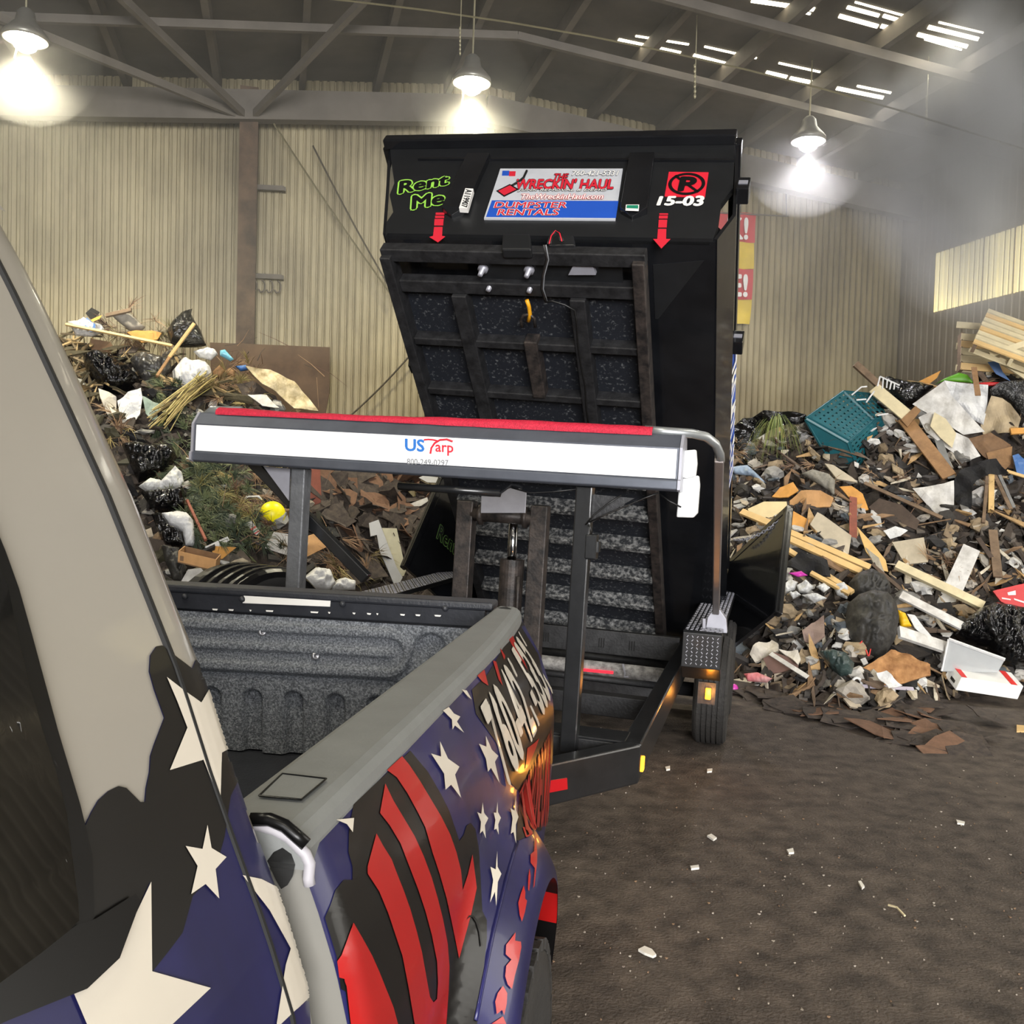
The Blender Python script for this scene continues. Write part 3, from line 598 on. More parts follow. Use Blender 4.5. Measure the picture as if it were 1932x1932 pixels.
for (x, y) in ((50, 172), (337, 186), (838, 210), (1350, 232)):
    c = tq(*cb([(x, y)])[0], .002); part('bolt', G().lathe([(.011, 0), (.01, .005), (.006, .008), (0, .0085)], c, tq(0, 1200, 1) - tq(0, 1200), 12), M_linerd, TRUCK, world=True, smooth=True)
for (x, y) in ((437, 350), (703, 470), (1130, 620), (340, 1052)):
    c = MK @ hit(MK, *cb([(x, y)])[0], 1, 3.062); part('stud', G().lathe([(.014, -.01), (.014, .004), (.009, .007), (.005, .003), (.0, .003)], c, tq(0, 1200, 1) - tq(0, 1200), 12), mat('zinc_stud', s(160, 160, 165), .35, .7, .1), TRUCK, world=True, smooth=True)
g = G()
for i in range(16):
    x = 130 + i * 82 + random.uniform(-30, 30); y = 228 + .028 * x; w_ = random.uniform(8, 45)
    if random.random() < .6: g.prism([tq(*cb([q])[0], .002) for q in ((x, y), (x + w_, y + 2), (x + w_ - 4, y + 10), (x + 3, y + 8))], tq(0, 1200, 1) - tq(0, 1200), .002)
part('dust_residue', g, M_white, TRUCK, world=True, kind='stuff')
# --- rear wheel
def tyre(o, A, R, Rr, W_, name, parent, lug=True, world=True):
    prof = [(Rr, -W_ * .42), (R * .8, -W_ * .5), (R * .94, -W_ * .48), (R - .012, -W_ * .4), (R - .006, 0), (R - .012, W_ * .4), (R * .94, W_ * .48), (R * .8, W_ * .5), (Rr, W_ * .42)]
    return part(name, G().lathe(prof, o, A, 48), M_rubber, parent, world=world, smooth=True)
A = (K3(1, 0, 0) - K3(0, 0, 0)); wc = K3(-.34, TW + .02, .435)
tyre(wc, A, .43, .26, .28, 'tyre', TRUCK)
g = G(); Tn = (K3(0, 1, 0) - K3(0, 0, 0)); Zn = Vector((0, 0, 1))
for k in range(34):
    a = 2 * pi * k / 34; rad = Tn * cos(a) + Zn * sin(a); tan = -Tn * sin(a) + Zn * cos(a)
    for row, (off, w_) in enumerate(((-.115, .05), (-.045, .05), (.035, .05), (.105, .06))):
        a2 = a + (.08 if row % 2 else 0); rad = Tn * cos(a2) + Zn * sin(a2); tan = -Tn * sin(a2) + Zn * cos(a2)
        g.box(wc + rad * (.424 if row in (1, 2) else .418) + A * off, (w_ / 2, .03, .012), (A, tan, rad))
part('tread_blocks', g, M_rubber, TRUCK, world=True, kind='stuff')
part('wheel_rim', G().lathe([(.26, .1), (.24, .11), (.2, .06), (.08, .05), (.07, .09), (0, .09)], wc, A, 32), mat('black_rim', s(30, 30, 32), .35, .5, .1), TRUCK, world=True, smooth=True)
g = G(); g.b6(-2.05, -.45, 3.17, 3.32, .55, .75); g.xf(MK); part('bumper', g, M_trim, TRUCK, world=True, bevel=.03)
g = G(); g.b6(-1.3, -1.2, 3.0, 3.5, .52, .6); g.xf(MK); part('hitch', g, M_trim, TRUCK, world=True, bevel=.01)
g = G(); g.b6(-2.0, -.6, -1.2, 3.1, .45, .62); g.xf(MK); part('chassis', g, M_trim, TRUCK, world=True)
for (l, t) in ((-1.9, TW + .02),):
    wc2 = K3(l, t, .435); tyre(wc2, A, .43, .26, .28, 'tyre', TRUCK)
# ================================================================ the dump trailer
M_blk = mat('black_frame_paint', s(30, 31, 33), .3, .0, .35, 9, .15, 40, coat=.25, bdist=.003)
M_worn = mat('worn_black_steel', s(48, 48, 50), .5, .2, .5, 14, .4, 60, col2=s(26, 26, 28), bdist=.004)
M_rusty = mat('rust_scuffed_steel', s(74, 66, 62), .5, .3, .6, 16, .4, 70, col2=s(32, 31, 32), bdist=.004)
M_under = mat('dust_speckled_steel', s(120, 122, 124), .55, .1, .85, 42, .3, 80, col2=s(28, 31, 38), thresh=(.56, .78), detail=8, bdist=.003)
M_ledge = mat('dusty_ledge_steel', s(160, 160, 158), .6, .1, .8, 34, .3, 80, col2=s(48, 50, 53), thresh=(.44, .7), detail=8, bdist=.003)
M_gal = mat('galvanised_pipe', s(176, 180, 182), .35, .7, .15, 8)
M_alu = mat('brushed_aluminium_housing', s(96, 100, 110), .35, .5, .2, 7)
M_pipe = mat('dusty_grey_pipe', s(170, 168, 166), .7, 0, .5, 20, .4, 60, col2=s(96, 94, 94))
M_refl = mat('white_reflective_face', s(250, 250, 250), .4, var=0)
M_mesh = mat('red_mesh_tarp', s(206, 30, 62), .6, 0, .35, 90, .8, 220, bdist=.006)
M_amber = mat('amber_lens_lit', s(255, 140, 30), .3, var=0, emit=(1, .36, .02), es=3.2)
M_chrome = mat('chrome_rod', s(200, 202, 205), .12, 1, 0)
M_plate = mat('pale_steel_plate', s(168, 168, 178), .4, .35, .15, 10)
M_blueprint = mat('blue_print', s(40, 110, 190), .5, var=0); M_redprint = mat('red_print', s(208, 38, 56), .5, var=0); M_greyprint = mat('grey_print', s(120, 122, 126), .5, var=0)
M_blackprint = mat('black_print', s(14, 14, 15), .45, var=0); M_green = mat('lime_print', s(160, 224, 86), .5, var=0)
TRL = empty('dump_trailer', MT, 'black tandem axle dump trailer with its bed frame raised behind the pickup', 'trailer')
def tb(name, x0, x1, y0, y1, z0, z1, m=None, bevel=.006): return part(name, G().b6(x0, x1, y0, y1, z0, z1), m or M_blk, TRL, bevel=bevel)
T3 = lambda x, y, ax, v: hit(MT, x, y, ax, v)
for sx in (1, -1):
    g = G(); g.b6(*(sorted((.93 * sx, 1.02 * sx))), 0.02, 4.3, .495, .67); part('side_rail', g, M_blk, TRL, bevel=.008)
    g = G(); g.beam((.985 * sx, .03, .5825), (.02 * sx, -1.42, .5825), .09, .175); part('drawbar_arm', g, M_blk, TRL, bevel=.008)
    tb('tarp_post', .7 * sx - .037, .7 * sx + .037, -.04, .035, .6, 1.80, mat('side_lit_post', s(104, 106, 110), .45, .2, .3, 12, .2, 50) if sx < 0 else M_blk)  # left post paler: light from its left is put into the colour
    # wheels
    for yc in (2.76, 3.62):
        x_ = 1.2 * sx; R_, Wt = .385, .235
        prof = [(.22, -Wt * .44), (R_ * .75, -Wt * .5), (R_ * .92, -Wt * .49), (R_ - .01, -Wt * .42)]
        for q in (-.3, -.15, 0, .15, .3): prof += [(R_, Wt * (q - .06)), (R_, Wt * (q + .045)), (R_ - .012, Wt * (q + .05)), (R_ - .012, Wt * (q + .085))]
        prof += [(R_ - .01, Wt * .42), (R_ * .92, Wt * .49), (R_ * .75, Wt * .5), (.22, Wt * .44)]
        wz = .385 - .03 + .0227 * x_
        part('tyre', G().lathe(prof, (x_, yc, wz), (1, 0, 0), 48), M_rubber, TRL, smooth=False)
        part('wheel_hub', G().lathe([(.22, .1 * sx), (.19, .05 * sx), (.07, .04 * sx), (.06, .09 * sx), (0, .09 * sx)], (x_, yc, wz), (1, 0, 0), 24), M_plate, TRL, smooth=True)
        if sx > 0: part('axle', G().cyl((-1.1, yc, .36), (1.1, yc, .36), .05, n=12), M_worn, TRL, smooth=True)
    # box fender of tread plate
    x0, x1 = sorted((1.035 * sx, 1.275 * sx))
    yz = [(1.96, .60), (1.8, .70), (1.8, .915), (1.815, .93), (4.5, .93), (4.5, .70), (4.36, .60), (4.33, .62), (4.45, .72), (4.45, .895), (1.85, .895), (1.85, .72), (1.99, .63)]
    FEN = part('fender', G().prism([Vector((x0, y, z)) for y, z in yz], (-1, 0, 0), x1 - x0), M_blk, TRL, bevel=.004)
    g = G()
    for i in range(7):
        for j in range(8):
            c = Vector((x0 + .03 + i * .031, 1.797, .725 + j * .024)); dd = Vector((.6, 0, .8 if (i + j) % 2 else -.8)).normalized()
            g.beam(c - dd * .007, c + dd * .007, .004, .004, (0, 1, 0))
    for i in range(8):
        for j in range(40):
            c = Vector((x0 + .02 + i * .029, 1.84 + j * .06, .932)); dd = Vector((.6, .8 if (i + j) % 2 else -.8, 0)).normalized(); g.beam(c - dd * .012, c + dd * .012, .005, .004)
    part('tread_pattern', g, M_plate, TRL, kind='stuff')
for y0, z0, z1, w in ((.02, .52, .66, .09), (1.1, .5, .62, .1), (2.9, .52, .70, .06), (4.2, .45, .67, .1)):
    tb('cross_member', -.93, .93, y0, y0 + w, z0, z1, M_worn)
g = G()
for xm in (-.1, .1, .33, .56):
    for q in range(3): g.b6(xm + q * .018, xm + q * .018 + .007, 2.893, 2.902, .57, .64)
part('punched_slots', g, M_hole, TRL, kind='stuff')
for nm, (xa, ya), (xb, yb), yy, r in (('cross_pipe', (1030, 1247), (1250, 1277), 2.6, .052),):
    a, b = T3(xa, ya, 1, yy), T3(xb, yb, 1, yy); a.x = -.93; b.x = .93; a.z = b.z = (a.z + b.z) / 2; part(nm, G().cyl(a, b, r, n=16), M_pipe, TRL, smooth=True)
a, b = T3(1090, 1283, 1, 2.66), T3(1235, 1330, 1, 2.66)
part('skid_plate', G().b6(-.9, .9, 2.66, 2.68, b.z, a.z), M_worn, TRL)
part('red_glow_strip', G().beam(T3(1093, 1263, 1, 2.53), T3(1157, 1269, 1, 2.53), .02, .018), mat('red_glow', s(200, 20, 30), .4, var=0, emit=(1, .03, .06), es=1.2), TRL)  # thin emissive red bar below the cross pipe
part('chain_hook', G().tube([T3(x, y, 1, 2.5) for x, y in ((1175, 1253), (1179, 1270), (1178, 1277), (1186, 1277))], .008, 6), M_plate, TRL)
tb('front_plate', -.93, .95, .02, .2, .655, .672, M_blk)
# corner marker lamps and red reflector
for nm, px in (('corner', (1212, 1440)),):
    c = hit(MT, 1212, 1441, 0, 1.026); MK1 = part('marker_lamp', G().box(c, (.008, .022, .032)), M_amber, TRL, bevel=.004, label='lit amber marker lamp on the frame corner')
c = T3(1336, 1309, 1, 1.94); part('lamp_plate', G().box(c + Vector((-.01, .02, 0)), (.055, .01, .07)), M_worn, TRL); part('marker_lamp', G().box(c, (.018, .012, .036)), M_amber, TRL, bevel=.005, label='lit amber marker lamp under the fender')
for p_, pw in ((MT @ hit(MT, 1217, 1441, 0, 1.08), 1.2), (MT @ T3(1338, 1312, 1, 1.88), 2.2)):
    l = bpy.data.lights.new('marker_glow', 'POINT'); l.energy = pw; l.color = (1, .38, .05); l.shadow_soft_size = .02; l.specular_factor = 0; o = bpy.data.objects.new('marker_glow', l); COL.objects.link(o); o.location = p_
an = Vector((.83, -.55, 0)); fa = lambda x, y: (lambda o, d: o + d * ((Vector((.985, .03, .58)) + an * .047 - o).dot(an) / d.dot(an)))(MT.inverted() @ CO, MT.inverted().to_3x3() @ ray(x, y))
part('red_reflector', G().prism([fa(x, y) for x, y in ((1030, 1474), (1070, 1468), (1071, 1489), (1030, 1497))], an, .004), mat('red_reflector', s(170, 20, 28), .3, var=.1), TRL)
# --- tarp housing on its posts
hx0, hx1 = -1.232, 1.115
HZ = -.037
hp = [(-.10, 1.838), (-.115, 1.846), (-.115, 1.885), (-.105, 1.89), (-.105, 2.025), (-.06, 2.082), (.06, 2.082), (.1, 2.02), (.1, 1.838)]; hp = [(y, z + HZ) for y, z in hp]
HS = part('tarp_housing', G().prism([Vector((hx0, y, z)) for y, z in hp], (-1, 0, 0), hx1 - hx0), M_alu, TRL, bevel=.004)
hn = Vector((0, -1, 0)); hq = lambda x, y, o=0: hit(MT, x, y, 1, -.1065 - o)
part('reflective_strip', G().b6(hx0 + .012, hx1 - .012, -.1085, -.104, 1.893 + HZ, 2.018 + HZ), M_refl, TRL)
part('end_plate', G().prism([Vector((hx1 + .012, y * 1.08, z)) for y, z in hp], (1, 0, 0), .012), M_plate, TRL)
part('end_plate', G().prism([Vector((hx0 - .0, y * 1.08, z)) for y, z in hp], (1, 0, 0), .012), M_plate, TRL)
def htext(txt, x0, y0, x1, y1, m, bold, dy=0, shear=0, base=None):
    q = [hq(x0, y0, .003), hq(x1, y0 + dy, .003), hq(x1, y1 + dy, .003), hq(x0, y1, .003)]
    return text_plane('lettering', txt, q, hn, m, TRL, off=.0005, bold=bold, shear=shear, base=base)
htext('US', 765, 828, 800, 850, M_blueprint, .03, 2)
htext('arp', 822, 839, 855, 858, M_redprint, .02, 2)
part('lettering', G().tube([hq(x, y, .004) for x, y in ((812, 856), (814, 845), (820, 836), (830, 830), (843, 829), (854, 833))], .005, 6), M_redprint, TRL)
part('lettering', G().tube([hq(x, y, .004) for x, y in ((800, 830), (808, 829), (818, 830), (826, 832))], .004, 6), M_redprint, TRL)
htext('800-249-0297', 768, 865, 846, 876, M_greyprint, .008, 3)
# rolled red mesh on top, galvanised bow and arm
g = G()
def roll(u, v):
    a = pi * 1.15 * v - .25; x = hx0 + .09 + (2.13) * u; k = .004 * noise.noise(Vector((x * 9, v * 3, 0)))
    return Vector((x, -.03 - (.045 + k) * cos(a), 2.082 + HZ + (.03 + k + .006 * sin(x * 3)) * sin(a)))
g.grid(roll, 90, 10); part('red_mesh_roll', g, M_mesh, TRL, smooth=True)
bow = [Vector((hx0 - .02, .12, 1.98)), Vector((hx0 - .03, .02, 2.03)), Vector((hx0 + .03, -.01, 2.06)), Vector((hx0 + .2, -.02, 2.064))]
part('bow_pipe', G().tube(bow, .022, 10), M_gal, TRL, smooth=True)
e0 = [Vector((.95, -.03, 2.06))] + [T3(x, y, 1, v) for x, y, v in ((1262, 815, -.02), (1305, 818, .02), (1332, 824, .08), (1350, 838, .15), (1358, 856, .22), (1359, 870, .27))]
part('bow_pipe', G().tube(e0, .021, 10), M_gal, TRL, smooth=True)
arm0, arm1 = T3(1357, 862, 1, .25), T3(1351, 1152, 1, 2.0)
part('tarp_arm', G().beam(arm0, arm1, .042, .06), mat('taupe_arm_steel', s(132, 124, 122), .4, .4, .2, 5), TRL, bevel=.006)
part('arm_pivot', G().prism([T3(x, y, 1, 2.0) for x, y in ((1330, 1192), (1335, 1165), (1345, 1150), (1358, 1150), (1370, 1168), (1372, 1195))], (0, -1, 0), .09), M_plate, TRL, bevel=.004)
part('pivot_bolt', G().cyl(T3(1328, 1167, 1, 1.96), T3(1328, 1190, 1, 1.96), .012), M_plate, TRL)
# white motor cover and plate at the right end
for nm, L, yy in (('motor_cover', ((1289, 850), (1313, 848), (1315, 875), (1312, 899), (1296, 903), (1284, 900)), .0), ('motor_cover', ((1283, 903), (1318, 897), (1320, 915), (1316, 968), (1308, 977), (1276, 976), (1280, 925)), .02)):
    part(nm, G().prism([T3(x, y, 1, yy) for x, y in L], (0, -1, 0), .05), mat('white_motor_cover', s(226, 228, 228), .45, .1, .14, 12), TRL, bevel=.006)
# gussets, brace, box, rod, wires
for L in (((497, 880), (547, 884), (545, 945)), ((1112, 932), (1197, 940), (1113, 988))):
    part('gusset', G().prism([T3(x, y, 1, .0) for x, y in L], (0, -1, 0), .008), M_plate if L[0][0] < 900 else M_worn, TRL)
part('brace', G().beam(T3(478, 872, 1, .1), T3(692, 1092, 1, .1), .05, .055), M_blk, TRL, bevel=.005)
CB = part('control_box', G().prism([T3(x, y, 1, -.05) for x, y in ((1105, 1008), (1126, 1009), (1124, 1057), (1103, 1055))], (0, -1, 0), .06), M_blk, TRL, bevel=.006)
part('latch', G().prism([T3(x, y, 1, -.03) for x, y in ((1126, 1022), (1131, 1023), (1130, 1042), (1125, 1042))], (0, -1, 0), .03), M_blk, TRL)
part('gas_strut', G().cyl(T3(752, 917, 1, -.05), T3(944, 930, 1, -.05), .018, n=10), M_blk, TRL, smooth=True)
part('strut_chain', G().tube([T3(x, y, 1, -.05) for x, y in ((944, 930), (955, 922), (965, 914), (975, 916), (985, 920))], .006, 6), M_blk, TRL)
for pts, yy in ((((1105, 990), (1120, 972), (1145, 952), (1172, 934)), -.05), (((1112, 985), (1140, 972), (1180, 955), (1215, 940), (1242, 930)), -.05), (((1245, 932), (1262, 945), (1285, 957)), -.02), (((965, 920), (1000, 930), (1040, 928), (1095, 922)), -.03), (((1116, 1008), (1114, 995), (1110, 990)), -.06)):
    part('wire', G().tube([T3(x, y, 1, yy) for x, y in pts], .004, 6), M_blackprint, TRL, smooth=True)
# --- lift cylinder between its towers
for x_ in (-.235, .215):
    part('cylinder_tower', G().b6(x_ - .05, x_ + .05, 1.16, 1.26, .5, 1.66), M_rusty, TRL, bevel=.006)
    part('tower_cap', G().b6(x_ - .035, x_ + .035, 1.17, 1.25, 1.655, 1.664), M_hole, TRL)
part('cross_pin', G().cyl((-.2, 1.2, 1.585), (.2, 1.2, 1.585), .042, n=16), M_rusty, TRL, smooth=True)
for x_ in (-.14, .13): part('pin_collar', G().cyl((x_ - .012, 1.2, 1.585), (x_ + .012, 1.2, 1.585), .062, n=16), M_rusty, TRL, smooth=True)
part('cylinder_barrel', G().lathe([(.07, -.75), (.072, 0), (.06, .002), (.058, -.05), (0, -.05)], (.055, 1.24, 1.33), (0, 0, 1), 24), M_rusty, TRL, smooth=False)
part('chrome_rod', G().cyl((.05, 1.24, 1.2), (.05, 1.24, 1.62), .028, n=16), M_chrome, TRL, smooth=True)
part('hose', G().tube([(.115, 1.17, 1.24), (.12, 1.165, 1.1), (.12, 1.165, .8)], .012, 8), M_rusty, TRL, smooth=True)
part('hanging_plate', G().prism([T3(x, y, 1, 1.1) for x, y in ((907, 968), (908, 936), (944, 938), (948, 926), (962, 921), (980, 922), (993, 928), (991, 968))], (0, -1, 0), .01), M_plate, TRL, bevel=.002)
# --- raised bed frame
D_ = MT.inverted() @ MD @ Matrix.Translation((.035, 0, -.115))
def db(name, x0, x1, y0, y1, z0, z1, m=None, bevel=.006): return part(name, G().b6(x0, x1, y0, y1, z0, z1).xf(D_), m or M_worn, TRL, bevel=bevel)
for sx in (-1, 1): db('bed_rail', *sorted((.69 * sx, .755 * sx)), -3.6, .1, -.11, -.0, M_rusty if sx > 0 else M_worn)
db('bed_cross_bar', -.757, .757, -3.635, -3.555, -.075, .0, M_worn); db('bed_cross_bar', -.69, .69, -3.43, -3.35, -.075, .0, M_worn)
for y in (-3.0, -2.6, -2.25, -1.9, -1.58, -1.25, -.9, -.56, -.2): db('bed_cross_bar', -.69, .69, y - .025, y + .025, -.09 if y < -1.95 else -.12, -.01, M_ledge if y > -1.95 else M_worn)
for x in (-.33, .37): db('bed_stringer', x - .045, x + .045, -3.35, -1.95, -.10, .01, M_worn)
db('bed_stringer', .02, .1, -3.05, -2.62, -.11, -.02, M_rusty)
part('bed_sheet', G().b6(-.72, .72, -3.3, .1, -.012, -.004).xf(D_), M_under, TRL)
part('bolt_plate', G().b6(-.2, .62, -3.58, -3.33, -.03, -.015).xf(D_), M_blk, TRL)
for x, y in ((-.17, -3.5), (.1, -3.5), (-.14, -3.4), (.1, -3.4)): part('bolt', G().lathe([(.03, 0), (.03, .02), (.016, .025), (.014, .07), (0, .07)], (x, y, -.03), (0, 0, -1), 10).xf(D_), M_plate, TRL, smooth=True)
part('lamp_cover', G().prism([hit(MD @ Matrix.Translation((.035, 0, -.115)), x, y, 2, -.06) for x, y in ((1072, 519), (1082, 500), (1118, 500), (1124, 519))], (0, 0, -1), .05).xf(D_), M_plate, TRL)
part('yellow_strap', G().tube([hit(MD @ Matrix.Translation((.035, 0, -.115)), x, y, 2, -.1) for x, y in ((994, 566), (998, 578), (1000, 592), (997, 606))], .012, 7).xf(D_), mat('yellow_strap', s(240, 170, 30), .5, var=.2), TRL, smooth=True)
part('hook_ring', G().tube([hit(MD @ Matrix.Translation((.035, 0, -.115)), x, y, 2, -.1) for x, y in ((985, 617), (983, 604), (988, 595), (1000, 593), (1008, 600), (1010, 617))], .01, 6).xf(D_), M_rusty, TRL, smooth=True)
for off, m in ((0, M_blackprint), (2, M_rusty), (5, M_greyprint)):
    part('wire', G().tube([hit(MD @ Matrix.Translation((.035, 0, -.115)), x + off, y, 2, -.17) for x, y in ((1025, 462), (1030, 490), (1022, 520), (1020, 545), (1028, 570))], .0035, 6).xf(D_), m, TRL, smooth=True)
part('wire', G().tube([hit(MD @ Matrix.Translation((.035, 0, -.115)), x, y, 2, -.17) for x, y in ((1028, 570), (1042, 568), (1065, 575), (1084, 585), (1088, 610), (1090, 650), (1096, 690), (1104, 730), (1106, 770), (1110, 800))], .006, 6).xf(D_), M_blackprint, TRL, smooth=True)
part('side_bracket', G().prism([hit(MD @ Matrix.Translation((.035, 0, -.115)), x, y, 0, -.82) for x, y in ((772, 668), (778, 662), (782, 700), (776, 704), (770, 690))], (-1, 0, 0), .03).xf(D_), M_blk, TRL)
# ================================================================ the dumpster
M_bin = mat('gloss_black_dumpster', s(26, 27, 30), .2, 0, .3, 3, .06, 14, coat=.5, col2=s(16, 17, 20))
M_binm = mat('satin_black_dumpster', s(30, 31, 33), .42, 0, .25, 5)
BIN = empty('dumpster', MD, 'glossy black roll-off dumpster tipped up on the trailer with signs on its front', 'dumpster')
def nb(name, x0, x1, y0, y1, z0, z1, m=None, bevel=.006): return part(name, G().b6(x0, x1, y0, y1, z0, z1), m or M_bin, BIN, bevel=bevel)
FY = -3.62; D3 = lambda x, y, o=0: hit(MD, x, y, 1, FY - o)
left = [(735, 272), (738, 303), (744, 345), (735, 368), (742, 400), (729, 420), (727, 447)]
right = [(1388, 262), (1385, 310), (1383, 354), (1360, 384), (1354, 426), (1345, 450)]
PL = [D3(x, y) for x, y in left]; PR = [D3(x, y) for x, y in right]; PL.append(Vector((PL[-1].x, FY, -.0))); PR.append(Vector((1.1, FY, -.0)))
FP = PL + PR[::-1]
part('front_wall', G().prism(FP, (0, -1, 0), .04), M_binm, BIN)
def side(pts, name, y1=.4):
    g = G(); m = len(pts); vs = [Vector((p[0], y, p[1])) for y in (FY + .01, y1) for p in pts]; g.add(vs, [(i, i + 1, m + i + 1, m + i) for i in range(m - 1)])
    o = part(name, g, M_bin, BIN, smooth=False); sd = o.modifiers.new('solid', 'SOLIDIFY'); sd.thickness = .02; sd.offset = 0
side([(1.125, 1.06), (1.17, .6), (1.2, .25), (1.13, .01)], 'side_wall'); side([(-1.12, 1.05), (-.95, .55), (-.80, .1), (-.77, .01)], 'side_wall')
for xs in (-.6, .62): nb('skid', xs - .04, xs + .04, FY + .3, .3, -.115, .0, M_binm)
g = G(); g.b6(-.77, 1.13, FY + .02, .4, .0, .02); part('floor_sheet', g, M_bin, BIN)
# top rails, flange and posts on the front
a, b = PL[0], PR[0]; part('top_rail', G().beam(a + Vector((-.01, -.03, -.035)), b + Vector((.01, -.03, -.035)), .07, .075), M_bin, BIN, bevel=.01)
for xs, z in ((-1.115, 1.02), (1.12, 1.03)): nb('top_rail', xs - .035, xs + .035, FY, .4, z - .03, z + .05)
fl0, fl1 = D3(790, 302), D3(1386, 305); part('flange', G().beam(fl0, fl1, .03, .02), M_bin, BIN)
for (xt, xb) in (((905, 300), (858, 402)), ((1212, 300), (1196, 404))):
    p, q = D3(*xt), D3(*xb); w_ = .075
    part('front_post', G().prism([p + Vector((-w_, -.045, 0)), p + Vector((w_, -.045, 0)), q + Vector((w_, -.045, 0)), q + Vector((0, -.02, -.06)), q + Vector((-w_, -.045, 0))], (0, -1, 0), .045), M_bin, BIN, bevel=.006)
part('battery_box', G().prism([D3(x, y, .05) for x, y in ((948, 440), (1000, 441), (1003, 470), (946, 470))], (0, -1, 0), .06), M_binm, BIN, bevel=.01)
part('chain_pocket', G().prism([D3(x, y, .03) for x, y in ((1035, 450), (1050, 441), (1082, 444), (1086, 462), (1034, 463))], (0, -1, 0), .04), M_binm, BIN, bevel=.008)
for off, m in ((0, M_redprint), (3, M_blackprint), (-3, M_blackprint)):
    part('wire', G().tube([D3(x + off, y, .09) for x, y in ((1036, 460), (1040, 445), (1048, 435), (1056, 440), (1060, 455))], .0035, 6), m, BIN, smooth=True)
# side brackets and hooks
for (x, y) in ((1395, 360), (1386, 646)):
    c = hit(MD, x, y, 0, 1.2); part('side_bracket', G().box(c + Vector((.02, 0, 0)), (.035, .05, .06)), M_bin, BIN, bevel=.006); part('bracket_face', G().box(c + Vector((.02, -.052, 0)), (.025, .004, .015)), M_plate, BIN)
for L, y_ in ((((1308, 690), (1326, 667), (1351, 667), (1354, 655), (1386, 689), (1384, 706), (1340, 703), (1322, 688)), -2.35), (((1346, 430), (1352, 425), (1369, 440), (1369, 458), (1353, 470), (1347, 455)), -3.5), (((1345, 712), (1366, 716), (1364, 735), (1355, 745), (1346, 735)), -2.3)):
    part('side_hook', G().prism([hit(MD, x, y, 1, y_) for x, y in L], (0, -1, 0), .08), M_binm, BIN, bevel=.004)
part('corner_gusset', G().prism([hit(MD, x, y, 2, -.004) for x, y in ((1232, 500), (1328, 492), (1242, 602), (1236, 602))], (0, 0, -1), .008), M_binm, BIN)
# --- signs on the front wall
fn_ = Vector((0, -1, 0))
def sq(name, L, m, o=.002, t=.0015): return part(name, G().prism([D3(x, y, o) for x, y in L], fn_, t), m, BIN)
def st(txt, q, m, bold=.02, o=.004, shear=0): return text_plane('lettering', txt, [D3(x, y, o) for x, y in q], fn_, m, BIN, off=0, bold=bold, shear=shear)
M_signg = mat('sign_grey', s(196, 198, 204), .45, var=.12, scale=8); M_signb = mat('sign_blue', s(36, 84, 186), .45, var=.05)
SO = .012
sq('sign_board', ((944, 318), (1175, 318), (1161, 414), (913, 412)), M_signg, SO, .011)
sq('sign_blue_band', ((928, 378), (1167, 379), (1162, 411), (917, 409)), M_signb, SO + .002)
sq('sign_flag', ((948, 322), (961, 322), (960, 331), (947, 331)), M_signb, SO + .002); sq('sign_flag', ((961, 323), (973, 323), (972, 332), (960, 332)), M_redprint, SO + .002)
def sgn(txt, x0, y0, x1, y1, m, bold, k=1, sl=-4, out=None, ob=.05):
    q = ((x0 - sl, y0), (x1 - sl, y0), (x1, y1), (x0, y1))
    if out: st(txt, q, out, ob, SO + .0035 + .0012 * k)
    st(txt, q, m, bold, SO + .0055 + .0012 * k)
sgn('760-421-5331', 1078, 322, 1164, 331, M_white, .01, out=M_greyprint, ob=.05)
sgn('THE', 1043, 328, 1069, 339, M_redprint, .025, out=M_blackprint, ob=.07)
sgn("WRECKIN' HAUL", 972, 338, 1156, 356, M_redprint, .035, 2, out=M_blackprint, ob=.06)
sgn('JUNK REMOVAL & DEMO', 976, 356, 1142, 361.5, M_white, .0, 3, out=M_blackprint, ob=.05)
sgn('TheWreckinHaul.com', 981, 366, 1136, 375.5, M_white, .015, 1, out=M_redprint, ob=.06)
sgn('DUMPSTER', 932, 381, 1068, 392, M_redprint, .012, 2, out=M_white, ob=.05); sgn('RENTALS', 938, 394.5, 1052, 406, M_redprint, .012, 2, out=M_white, ob=.05)
sq('sign_bin_picture', ((936, 360), (962, 347), (979, 357), (951, 371)), M_blackprint, SO + .003); sq('sign_bin_picture', ((940, 360), (962, 349.5), (974, 357), (951, 368)), M_redprint, SO + .005)
part('sign_chain_picture', G().tube([D3(x, y, SO + .006) for x, y in ((966, 350), (978, 343), (988, 335), (994, 322))], .007, 6), M_blackprint, BIN)
def rent(q1, q2):
    for txt, q in (('Rent', q1), ('Me', q2)): st(txt, q, M_green, .1, .004); st(txt, q, M_blackprint, .04, .0068)
cf = lambda L: [(720 + x / 2.841, 260 + y / 2.841) for x, y in L]
rent(cf([(102, 235), (362, 195), (352, 250), (95, 298)]), cf([(170, 312), (335, 290), (330, 352), (165, 382)]))
sq('serial_plate', ((878, 355), (893, 356), (882, 393), (866, 392)), M_white, .05, .03); st('A119907', ((891, 358), (881, 391), (870, 390), (879, 357)), M_blackprint, .01, .053)
sq('green_sticker', ((1181, 386), (1206, 386), (1205, 398), (1180, 397)), M_white, .05); sq('green_sticker', ((1183, 387), (1204, 387), (1204, 393), (1182, 392)), mat('green_print', s(30, 130, 100), .5, var=0), .053)
NQ = [D3(x, y, .004) for x, y in ((1262, 324), (1337, 325), (1330, 372), (1254, 370))]
part('no_parking_sign', G().prism(NQ, fn_, .003), mat('sign_red', s(222, 40, 58), .45, var=0), BIN)
